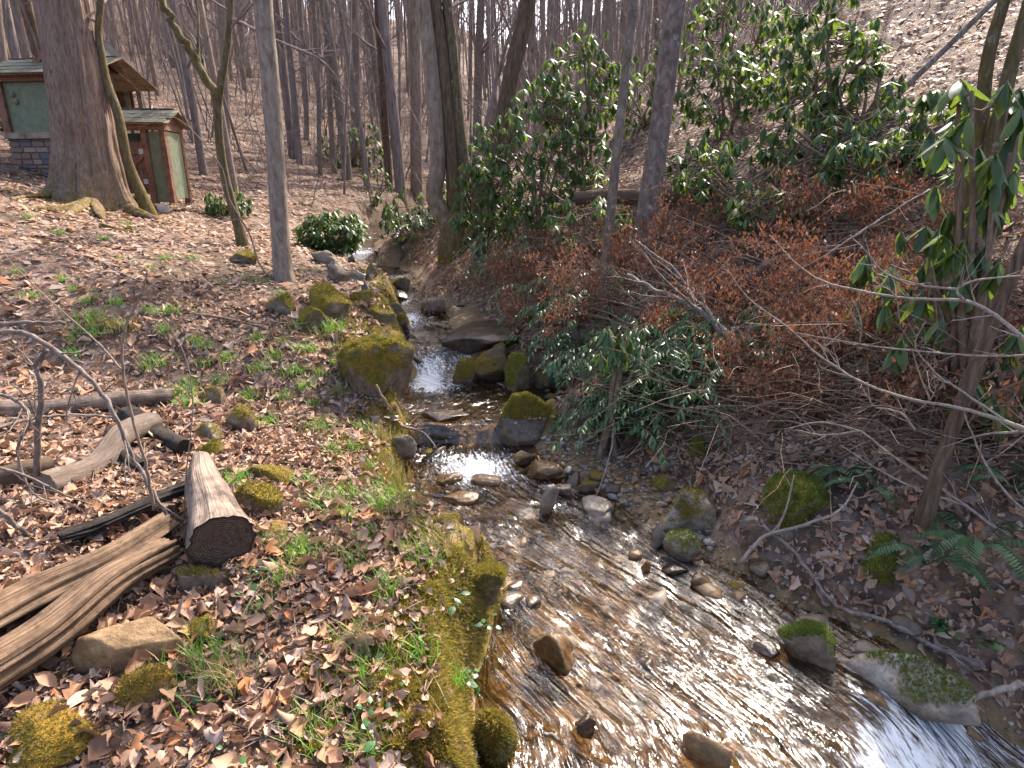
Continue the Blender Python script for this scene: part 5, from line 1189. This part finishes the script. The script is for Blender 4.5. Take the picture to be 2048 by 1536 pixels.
log_obj('split_log', 'long rotten split log, the lower and nearer one in the lower left corner', up(hit(348, 1140), .12), up(hit(-60, 1450), .15), .075, .105, 'rotten', 'rotten', 4, .34, 40, .015, squash=.8)
log_obj('charred_board', 'thin blackened charred board lying along the split logs', up(hit(125, 1100), .07), up(hit(395, 1010), .12), .055, .07, 'char', 'char', 5, .6, 30, .03, cat='board', squash=.4)
log_obj('bark_log', 'bark-covered log on the ground across the fire ring', up(hit(95, 990), .06), up(hit(308, 868), .08), .07, .085, 'log_grey', 'greywood', 6, .14, 24, .02)
log_obj('charred_log', 'burnt black log end at the tip of the bark-covered log', up(hit(258, 850), .07), up(hit(372, 912), .06), .085, .055, 'char', 'char', 7, .12, 20, .01)
log_obj('charred_log', 'dark burnt stick log half buried under the bark-covered log', up(hit(225, 875), .03), up(hit(285, 945), .03), .05, .045, 'char', 'char', 8, .12, 16, .01)
log_obj('grey_log', 'long weathered grey log lying across the leaves at the far side of the fire ring', up(hit(-60, 835), .06), up(hit(345, 805), .06), .075, .06, 'greywood', 'greywood', 9, .12, 24, .03)
log_obj('rotten_log', 'broken old bark log left of the bark-covered one', up(hit(-40, 975), .04), up(hit(110, 950), .05), .08, .07, 'log_brown', 'rotten', 10, .18, 22, .02)
p = hit(1290, 440)
log_obj('fallen_log', 'thick fallen trunk lying level behind the stout grey tree', at_y(1150, 398, p[1] + .35), at_y(1383, 392, p[1] + .1), .085, .115, 'log_brown', 'rotten', 11, .08, 28, .02)
log_obj('sawn_log', 'short sawn log with a pale brown end right of the stout grey tree', up(hit(1340, 522), .06), up(hit(1405, 492), .07), .075, .07, 'log_brown', 'end_grain', 12, .06, 24, .01)
log_obj('sawn_log', 'small sawn log stub against the stout grey tree', up(hit(1318, 492), .05), up(hit(1300, 470), .06), .05, .05, 'log_brown', 'end_grain', 13, .06, 20, .0)
log_obj('fallen_pole', 'grey fallen stem lying through the rusty beech leaves', up(hit(1365, 595), .07), up(hit(1700, 540), .18), .065, .03, 'log_grey', 'rotten', 14, .08, 18, .04)
log_obj('fallen_pole', 'brown short fallen stem at the start of the grey one', up(hit(1340, 590), .05), up(hit(1450, 583), .08), .07, .05, 'log_brown', 'rotten', 15, .08, 18, .02)
log_obj('fallen_pole', 'slanting weathered stem between the sawn log and the rusty leaves', up(hit(1360, 560), .03), up(hit(1450, 515), .1), .03, .028, 'log_grey', 'rotten', 16, .06, 14, .02)

def stick(name, label, pts, r0, r1, mat, twigs=4, tl=.3, seed=1, lvl=1, kids=(2, 2), cat='branch', moss=0.):
    """pts: (px, py, h) lie h above the ground under that pixel; (px, py, None, Y) stand at distance Y"""
    g = np.random.default_rng(seed); P = []
    for q in pts:
        if len(q) == 4: P.append(at_y(q[0], q[1], q[3]))
        else:
            p = hit(q[0], q[1]); d = ray(q[0], q[1]); P.append(p - d * (q[2] / max(.25, -d[2] + .25)))
    P = np.array(P); b = P[0].copy(); Q = spline(P, 5 * len(P)) - b; Q[1:-1] += g.normal(size=Q[1:-1].shape) * r1 * .35
    rr = np.linspace(r0, r1, len(Q)); o = empty(name, tuple(b), label, cat)
    mb = MB(); mb.tube(Q, rr, 9, True, moss=moss); mb.build('limb', M[mat], o)
    if twigs:
        for k in range(twigs):
            mb = MB()
            i = int(g.uniform(.2, .96) * (len(Q) - 2)); d = Q[i + 1] - Q[i]; d /= np.linalg.norm(d); x = g.normal(size=3); x -= d * (x @ d); x /= np.linalg.norm(x)
            grow(mb, Q[i], d * .75 + x * .7, tl * g.uniform(.4, 1.), rr[i] * .5, lvl, g, 4, .05, kids, .4)
            mb.build('twig', M[mat], o)
    return o
def A_(pts, Y0, Y1): return [(x, y, None, Y0 + (Y1 - Y0) * k / (len(pts) - 1)) for k, (x, y) in enumerate(pts)]
stick('fallen_limb', 'lichened limb slanting down through the rusty leaves to the right bank', A_([(1572, 862), (1545, 800), (1500, 735), (1470, 690), (1425, 640), (1360, 600), (1300, 575), (1255, 550)], 4.25, 5.6), .04, .018, 'bark_grey', 7, .7, 1, 2, (3, 3), moss=.05)
stick('fallen_limb', 'second limb forking up from the slanting lichened limb', A_([(1440, 670), (1415, 620), (1385, 595), (1350, 540), (1310, 510), (1270, 480)], 4.9, 5.8), .018, .007, 'bark_grey', 6, .5, 2)
stick('driftwood_branch', 'bent branch reaching from the leafy bank down to the gravel bar', A_([(1150, 893), (1195, 862), (1228, 828), (1245, 790), (1262, 750), (1285, 720)], 4.75, 5.0), .014, .02, 'pale_twig', 3, .3, 3)
stick('driftwood_branch', 'thin dangling branch hanging over the gravel from the bent branch', A_([(1228, 840), (1222, 900), (1195, 985), (1160, 1040)], 4.7, 4.0), .008, .003, 'pale_twig', 3, .2, 4)
stick('driftwood_branch', 'forked pale branch lying over leaves at the right waterline', [(1480, 1125, .03), (1530, 1072, .06), (1600, 1052, .08), (1680, 1020, .08), (1715, 965, .1)], .013, .005, 'pale_twig', 4, .25, 5)
stick('driftwood_branch', 'upright twig of the forked branch beside the moss mound', [(1555, 1058, .06), (1575, 1010, .16), (1588, 950, .25)], .008, .004, 'pale_twig', 1, .2, 6)
stick('driftwood_branch', 'long snaking branch along the right bank above the mossed stones', [(1525, 1050, .05), (1590, 1105, .05), (1650, 1185, .04), (1690, 1222, .04), (1770, 1240, .05), (1870, 1295, .05), (1960, 1330, .04)], .010, .014, 'bark_grey', 4, .2, 7)
stick('driftwood_branch', 'grey stick poking into the rapids at the lower right', [(1915, 1420, .06), (1970, 1388, .08), (2060, 1360, .08)], .012, .018, 'pale_twig', 1, .2, 8)
stick('driftwood_branch', 'dark stick in the shallow water at the bottom edge', [(1050, 1442, .12), (1120, 1485, .1), (1200, 1530, .1), (1290, 1590, .1)], .010, .014, 'bark_grey', 1, .15, 9)
stick('driftwood_branch', 'broken stick caught at the left of the lower falls', [(775, 1190 - 380, .06), (760, 785, .1), (752, 770, .14)], .014, .011, 'dead_twig', 0, .2, 10)
stick('driftwood_branch', 'stick caught across the left end of the lower falls', [(800, 852, .05), (850, 868, .08), (885, 915, .08)], .014, .006, 'dead_twig', 2, .2, 11)
# pale bare sapling that reaches in from the right
ps = np.array([2.95, 2.70, 0]); ps[2] = hgt(ps[0], ps[1])
osap = empty('bare_sapling', tuple(ps), 'bare sapling spreading pale crooked twigs in from the right edge', 'sapling')
mb = MB(); Qs = spline(np.array([[0, 0, -.1], [.02, .02, .6], [-.03, .05, 1.2], [.05, .0, 2.0], [.0, .1, 3.]]), 20); mb.tube(Qs, np.linspace(.03, .012, 20), 8, True, moss=.1); mb.build('trunk', M['bark_grey'], osap)
for k, (pts, w) in enumerate([([(2110, 880), (1985, 835), (1900, 812), (1810, 795), (1725, 765), (1640, 712), (1570, 650), (1500, 600), (1455, 540)], 10), ([(2110, 712), (1990, 712), (1880, 706), (1760, 694), (1660, 678), (1590, 665)], 6),
        ([(2110, 740), (2048, 680), (1990, 630), (1930, 602), (1830, 598), (1720, 582), (1640, 560), (1585, 520), (1540, 470)], 11), ([(1930, 602), (1915, 578), (1960, 560), (2060, 550), (2110, 545)], 6), ([(1915, 578), (1840, 570), (1770, 545), (1730, 500), (1700, 470)], 5),
        ([(2110, 1110), (2000, 1060), (1930, 1010), (1850, 955), (1770, 900), (1720, 862), (1640, 845), (1570, 858)], 9), ([(1720, 862), (1650, 870), (1590, 860)], 4), ([(1930, 1010), (1840, 980), (1750, 935), (1680, 890)], 5), ([(2110, 1060), (2040, 1012), (1985, 950), (1945, 870), (1925, 815)], 8),
        ([(2110, 860), (2020, 865), (1960, 870), (1885, 895)], 10), ([(1830, 860), (1800, 825), (1745, 810), (1735, 765)], 5), ([(1860, 800), (1840, 750), (1825, 700)], 4), ([(2110, 900), (2010, 840), (1920, 780), (1870, 745), (1830, 690), (1850, 645)], 6), ([(1800, 640), (1790, 590), (1745, 560)], 3),
        ([(1650, 705), (1655, 690), (1690, 660)], 3), ([(1720, 690), (1722, 640), (1705, 600)], 3)]):
    d0, d1 = 2.75, 2.75 + .0011 * (2110 - min(x for x, y in pts)) 
    Ys = [2.75 + .0013 * (2110 - x) for x, y in pts]
    q0 = at_y(pts[0][0], pts[0][1], Ys[0]); s = px_size(q0) * .5
    rt = None
    if pts[0][0] == 2110: zt = q0[2] - ps[2] - .12; rt = np.array([np.interp(zt, Qs[:, 2], Qs[:, 0]), np.interp(zt, Qs[:, 2], Qs[:, 1]), zt])
    branch_px(osap, ps, pts, w * s, 2.2 * s, 'pale_twig', Ys, 'branch', 5, .28, np.random.default_rng(900 + k), 0., 1, (2, 2), rt)
# sticks of the fire ring and the left slope
stick('stick', 'thick curved grey branch arching over the fire ring logs', A_([(-40, 668), (40, 664), (95, 690), (170, 748), (225, 820), (262, 905), (300, 975), (345, 1050)], 3.0, 2.75), .014, .008, 'bark_grey', 6, .35, 20, 2)
stick('stick', 'reddish upright shoot crossing the fire ring', A_([(308, 1020), (292, 930), (268, 850), (247, 750), (245, 690), (256, 640), (285, 585), (295, 540)], 2.7, 2.85), .008, .004, 'dead_twig', 1, .15, 21)
stick('stick', 'straight thin reddish shoot slanting to the upper left', A_([(246, 742), (190, 680), (110, 610), (40, 545), (5, 500)], 2.8, 3.1), .005, .002, 'dead_twig', 0, .15, 22)
stick('stick', 'thin reddish shoot right of the fire ring', A_([(368, 1040), (372, 950), (385, 830), (378, 740), (350, 670), (315, 625)], 2.8, 3.1), .004, .0018, 'dead_twig', 1, .1, 23)
stick('stick', 'long thin twig drooping across the sawn log end', A_([(345, 1040), (400, 1080), (460, 1130), (520, 1180), (590, 1200), (635, 1190)], 2.7, 2.75), .007, .002, 'dead_twig', 4, .15, 24)
stick('stick', 'grey stick crossing the bottom left corner', A_([(-40, 1320), (40, 1375), (110, 1430), (180, 1490), (270, 1545)], 1.75, 1.85), .011, .008, 'pale_twig', 2, .15, 25)
stick('stick', 'dark stick in the upper left of the fire ring', A_([(-30, 655), (40, 645), (130, 648)], 3.3, 3.4), .014, .01, 'bark_grey', 2, .2, 26)
stick('stick', 'crooked stub standing at the left of the fire ring', A_([(72, 950), (78, 850), (82, 770), (70, 730), (95, 700)], 3.0, 3.0), .018, .008, 'bark_grey', 7, .35, 27, 2)
stick('stick', 'tangled grey branch at the left edge of the fire ring', A_([(-40, 780), (30, 800), (60, 840), (35, 900), (60, 980), (110, 1010)], 2.9, 2.8), .010, .005, 'bark_grey', 8, .35, 28, 2)
stick('stick', 'grey branch running along the long weathered log', [(-20, 860, .08), (60, 838, .1), (140, 830, .1), (235, 835, .08), (262, 845, .06)], .012, .007, 'bark_grey', 6, .25, 29)
stick('stick', 'dark stick pointing down from the left edge', A_([(-30, 1005), (20, 1040), (72, 1080)], 2.45, 2.6), .014, .010, 'bark_grey', 0, .1, 30)
stick('stick', 'slender grey stick above the charred board', A_([(-20, 930), (60, 955), (120, 985), (185, 1010)], 2.7, 2.7), .008, .003, 'bark_grey', 3, .2, 31)
stick('stick', 'dark twig lying on the upper left slope', [(205, 525, .02), (260, 555, .03), (330, 578, .02)], .012, .006, 'bark_grey', 3, .3, 32)
stick('stick', 'dark twig lying on the slope below the forked tree', [(385, 628, .02), (470, 640, .03), (590, 675, .02)], .014, .006, 'bark_grey', 2, .3, 33)
stick('stick', 'curved thin twig near the half buried grey rock', [(530, 640, .03), (600, 648, .05), (650, 630, .06)], .006, .003, 'bark_grey', 2, .2, 34)
stick('stick', 'arched thin branch right of the forked mossy tree', A_([(560, 575), (520, 530), (500, 470), (460, 400), (440, 330), (360, 240), (290, 232)], 7.2, 7.6), .012, .005, 'dead_twig', 6, .8, 35, 2)
stick('stick', 'fallen branch lying on the far right hillside', [(1610, 320, .1), (1530, 345, .1), (1450, 400, .1)], .02, .012, 'pale_twig', 3, .4, 36)
stick('stick', 'thin leaning rod from the hillside down to the rusty leaves', A_([(1860, 380), (1760, 440), (1660, 505), (1590, 545)], 5.2, 5.0), .014, .008, 'bark_grey', 3, .3, 37)
# dead brush tangle on the right slope: nobody could count it
g = np.random.default_rng(44); mb = MB(); n = 0
while n < 1500:
    px = g.uniform(950, 2060); py = g.uniform(280, 960)
    if px < 1180 and py > 600: continue
    p = hit(px, py)
    if p[0] < 1.1 and 4.2 < p[1] < 6.5: continue
    if p[1] > 12 or p[0] < np.interp(p[1], sy, sxr) + np.interp(p[1], BARY, BARV) + .1: continue
    L = g.uniform(.25, 1.3); a = g.uniform(0, 6.28); d = np.array([math.cos(a), math.sin(a) * .7, g.uniform(-.15, .5)]); q = p + np.array([0, 0, g.uniform(.0, .25)])
    m_ = q + d * L * .5 + g.normal(size=3) * .06 * L; e = q + d * L + g.normal(size=3) * .1 * L + np.array([0, 0, -.1 * L])
    Q = spline(np.array([q, m_, e]), 7); Q[1:] += np.cumsum(g.normal(size=(6, 3)) * .022, 0); zz = height(Q[:, 0], Q[:, 1]) + .02; Q[:, 2] = np.maximum(Q[:, 2], zz)
    mb.tube(Q, np.linspace(1, .4, 7) * g.uniform(.002, .007), 3, False, moss=0.); n += 1
tag(mb.build('brushwood', M['dead_twig']), 'tangle of fine dead twigs all over the right hillside', 'brushwood', kind='stuff')
g = np.random.default_rng(45); mb = MB(); n = 0
while n < 260:
    px = g.uniform(0, 900); py = g.uniform(430, 1530); p = hit(px, py)
    if p[0] > np.interp(p[1], sy, sxl) - .1: continue
    L = g.uniform(.08, .5); a = g.uniform(0, 6.28); x = p[0] + np.linspace(-.5, .5, 6) * L * math.cos(a); y = p[1] + np.linspace(-.5, .5, 6) * L * math.sin(a)
    Q = np.stack([x, y, height(x, y) + .03 + g.normal(size=6) * .008], -1); mb.tube(Q, g.uniform(.0015, .004), 3, False, moss=0.); n += 1
tag(mb.build('twig_litter', M['dead_twig']), 'fine broken twigs scattered through the leaves of the left slope', 'twigs', kind='stuff')
# scrap of blue litter
p = up(hit(789, 842), .02); mb = MB(); mb.raw([[-.03, 0, 0], [.03, .005, .012], [.028, .03, .02], [-.02, .028, .01], [0, .012, .028], [-.028, .012, -.004], [.03, .02, -.004]], None, [[0, 1, 4], [1, 2, 4], [2, 3, 4], [3, 0, 4], [0, 5, 1], [5, 6, 1], [6, 2, 1]])
tag(mb.build('plastic_scrap', M['blue'], None, False, tuple(p)), 'scrap of bright blue plastic caught on the left bank by the lower falls', 'litter')

# ---------------------------------------------------------------- sheds on the left
def frame_obj(o, name, mat, boxes, parent=None, smooth=False):
    mb = MB()
    for c, s in boxes: mb.box(c, s)
    return mb.build(name, M[mat], parent or o, smooth)
def shingles(o, x0, x1, yc, z0, run, rise, rows, mat, seed, wv=.19, side=-1):
    """roof part of separate overlapping shingles on one pitch; eave at y = yc, going up by rise over run"""
    g = np.random.default_rng(seed); me = {}
    ang = math.atan2(rise, run); Ls = math.hypot(run, rise)
    rf = MB(); rot = rot_axes(np.array([0.]), np.array([-side * ang if side > 0 else ang]), np.array([0.]))[0]
    cy, cz = yc + (-side) * run / 2, z0 + rise / 2
    rf.box(((x0 + x1) / 2, cy, cz - .012), (x1 - x0, Ls, .018), rot); r = rf.build('roof', M['tanwood'], o, False)
    bm_ = [box((0, 0, 0), (wv * .96, Ls / rows * 1.35, .014)) for _ in range(1)]; sm = mesh_np('shingle', *bm_[0], None, None, False); sm.materials.append(M[mat])
    for i in range(rows):
        n = int((x1 - x0) / wv) + 1
        for k in range(n):
            x = x0 + (k + .5 - .5 * (i % 2)) * wv
            if x < x0 + wv * .4 or x > x1 - wv * .3: continue
            t = (i + .5) / rows; y = yc + (-side) * run * t; z = z0 + rise * t + .012 + .004 * g.random()
            s = bpy.data.objects.new('shingle', sm); col.objects.link(s); s.parent = r; s.location = (x, y, z); s.rotation_euler = ((ang if side < 0 else -ang) - side * -.03, 0, g.normal() * .02)
    return r
# low shed with the Z-braced door: local x along the front (right end at 0), y into the hill, z up
cb = at_y(349, 384, 11.6)
sh = empty('shed', tuple(cb), 'low green-panelled shed with a red-brown braced door and mossy shingles', 'shed'); sh.rotation_euler = (0, 0, R(3))
Wd, Dp, Ht = 1.32, .62, 1.06
frame_obj(sh, 'wall_panel', 'stucco', [((-.21, .03, Ht / 2 - .1), (.26, .04, Ht + .16))]); frame_obj(sh, 'wall_panel', 'stucco', [((-1.10, .03, Ht / 2 - .1), (.30, .04, Ht + .16))])
frame_obj(sh, 'side_panel', 'stucco', [((-.03, Dp / 2, Ht / 2 - .06), (.04, Dp - .1, Ht + .1))]); frame_obj(sh, 'back_wall', 'stucco', [((-Wd / 2, Dp, Ht / 2), (Wd - .1, .04, Ht))])
for x in (-.045, -.365, -.945, -Wd + .05): frame_obj(sh, 'post', 'redwood', [((x, .0, Ht / 2 - .1), (.10, .11, Ht + .2))])
for y in (Dp,): frame_obj(sh, 'post', 'redwood', [((-.045, y, Ht / 2 - .1), (.10, .10, Ht + .2))])
frame_obj(sh, 'beam', 'redwood', [((-Wd / 2, -.005, Ht + .045), (Wd + .04, .13, .10))]); frame_obj(sh, 'beam', 'redwood', [((-.045, Dp / 2, Ht + .047), (.11, Dp + .06, .095))])
mbg = MB(); mbg.raw([[-.09, -.06, Ht + .095], [-.09, Dp + .06, Ht + .095], [-.09, Dp / 2, Ht + .36], [.0, -.06, Ht + .095], [.0, Dp + .06, Ht + .095], [.0, Dp / 2, Ht + .36]], [[0, 1, 4, 3], [1, 2, 5, 4], [2, 0, 3, 5]], [[0, 2, 1], [3, 4, 5]]); mbg.build('gable', M['redwood'], sh, False)
dm = MB(); dm.box((0, 0, 0), (.50, .03, .88)); door = dm.build('door', M['redwood'], sh, False, (-.655, .0, .42))
pl = mesh_np('plank', *box((0, 0, 0), (.078, .02, .86)), None, None, False); pl.materials.append(M['redwood'])
for k in range(6):
    s = obj('plank', pl, None, door, (-.21 + k * .084, -.022, 0))
for z in (.27, -.24, -.40): b_ = MB(); b_.box((0, 0, 0), (.50, .025, .09)); b_.build('rail', M['redwood'], door, False, (0, -.044, z))
b_ = MB(); b_.box((0, 0, 0), (.60, .022, .075), rot_axes(np.array([0.]), np.array([0.]), np.array([-.75]))[0]); b_.build('brace', M['redwood'], door, False, (.0, -.046, .015))
for z in (.27, -.24): b_ = MB(); b_.box((0, 0, 0), (.075, .015, .09)); b_.build('hinge', M['metal'], door, False, (.21, -.062, z))
shingles(sh, -Wd - .12, .14, -.16, Ht + .10, Dp / 2 + .16, .26, 3, 'shingle', 1); shingles(sh, -Wd - .12, .14, Dp + .16, Ht + .10, Dp / 2 + .16, .26, 3, 'shingle', 2, side=1)
# stone-based shed further left
cb2 = at_y(150, 345, 12.4)
s2 = empty('shed', tuple(cb2), 'larger green shed on a stone footing left of the massive trunk', 'shed'); s2.rotation_euler = (0, 0, R(-6))
W2, D2, Z1, Z2 = 1.75, 1.5, .62, 1.62
frame_obj(s2, 'footing', 'mortar', [((-W2 / 2 + .5, D2 / 2, Z1 / 2 - .3), (W2, D2, Z1 + .6))])
gs = np.random.default_rng(3); stm = []
for k, m in enumerate(('stone_a', 'stone_b', 'stone_c', 'stone_a')):
    V, F = box((0, 0, 0), (1, 1, 1)); me = mesh_np('stone', V * np.array([1, .8, 1]), F, None, None, False); me.materials.append(M[m]); stm.append(me)
foot = [c for c in s2.children][0]
z = -.15
while z < Z1 - .03:
    hh = gs.choice([.075, .10, .12]); hh = min(hh, Z1 - z - .005); x = -W2 + .5
    while x < .5 - .03:
        w = min(gs.uniform(.16, .36), .5 - x)
        s = obj('stone', stm[int(gs.integers(4))], None, foot, (x + w / 2, -.012 - .012 * gs.random(), z + hh / 2)); s.scale = (w - .022, .07, hh - .02); x += w
    z += hh
frame_obj(s2, 'wall_panel', 'stucco', [((-W2 / 2 + .5, .03, (Z1 + Z2) / 2), (W2 - .1, .05, Z2 - Z1))]); frame_obj(s2, 'side_panel', 'stucco', [((-W2 + .53, D2 / 2, (Z1 + Z2) / 2), (.05, D2 - .1, Z2 - Z1))])
for x in (-W2 + .56, .44): frame_obj(s2, 'post', 'redwood', [((x, .0, (Z1 + Z2) / 2), (.14, .12, Z2 - Z1))])
frame_obj(s2, 'sill', 'tanwood', [((-W2 / 2 + .5, -.02, Z1 + .05), (W2 + .04, .13, .11))]); frame_obj(s2, 'beam', 'redwood', [((-W2 / 2 + .5, -.01, Z2 + .05), (W2 + .7, .13, .11))])
for zz in (.0, .13):
    mb = MB(); mb.tube(np.array([[0, 0, 0], [0, -.02, 0]]), .045, 10); mb.build('round_vent', M['tanwood'], s2, True, (-W2 + .80 + zz * .3, -.01, Z2 - .22 - zz))
shingles(s2, -W2 + .12, .85, -.22, Z2 + .10, .95, .42, 4, 'shingle', 3); shingles(s2, -W2 + .12, .85, D2 + .2, Z2 + .10, .95, .42, 4, 'shingle', 4, side=1)
# open gabled shelter behind
cb3 = at_y(250, 330, 13.4)
s3 = empty('shelter', tuple(cb3), 'open timber shelter with a steep dark gable behind the low shed', 'shelter'); s3.rotation_euler = (0, 0, R(8))
zb = hgt(cb3[0], cb3[1]) - cb3[2] - .4
for x in (-1.1, -.26, .0):
    for y in (0, 1.3): frame_obj(s3, 'post', 'tanwood', [((x, y, (1.72 + zb) / 2), (.09, .09, 1.72 - zb))])
frame_obj(s3, 'beam', 'redwood', [((-.55, -.02, 1.76), (1.25, .11, .09))]); frame_obj(s3, 'beam', 'redwood', [((-.55, -.025, 2.12), (.6, .10, .09))])
for sg in (-1, 1):
    ang = math.atan2(.8, .66); mb = MB(); L = 1.12
    mb.box((0, 0, 0), (L, 1.8, .05), rot_axes(np.array([0.]), np.array([0.]), np.array([sg * ang]))[0]); mb.build('roof', M['roof_dark'] if sg > 0 else M['shingle'], s3, False, (-.55 + sg * .335, .6, 2.18))
    mb = MB(); mb.box((0, 0, 0), (L, .05, .10), rot_axes(np.array([0.]), np.array([0.]), np.array([sg * ang]))[0]); mb.build('barge_board', M['redwood'], s3, False, (-.55 + sg * .335, -.32, 2.15))
mb = MB(); mb.box((0, 0, 0), (.9, .04, .8)); mb.build('back_wall', M['redwood'], s3, False, (-.6, 1.33, 1.3))
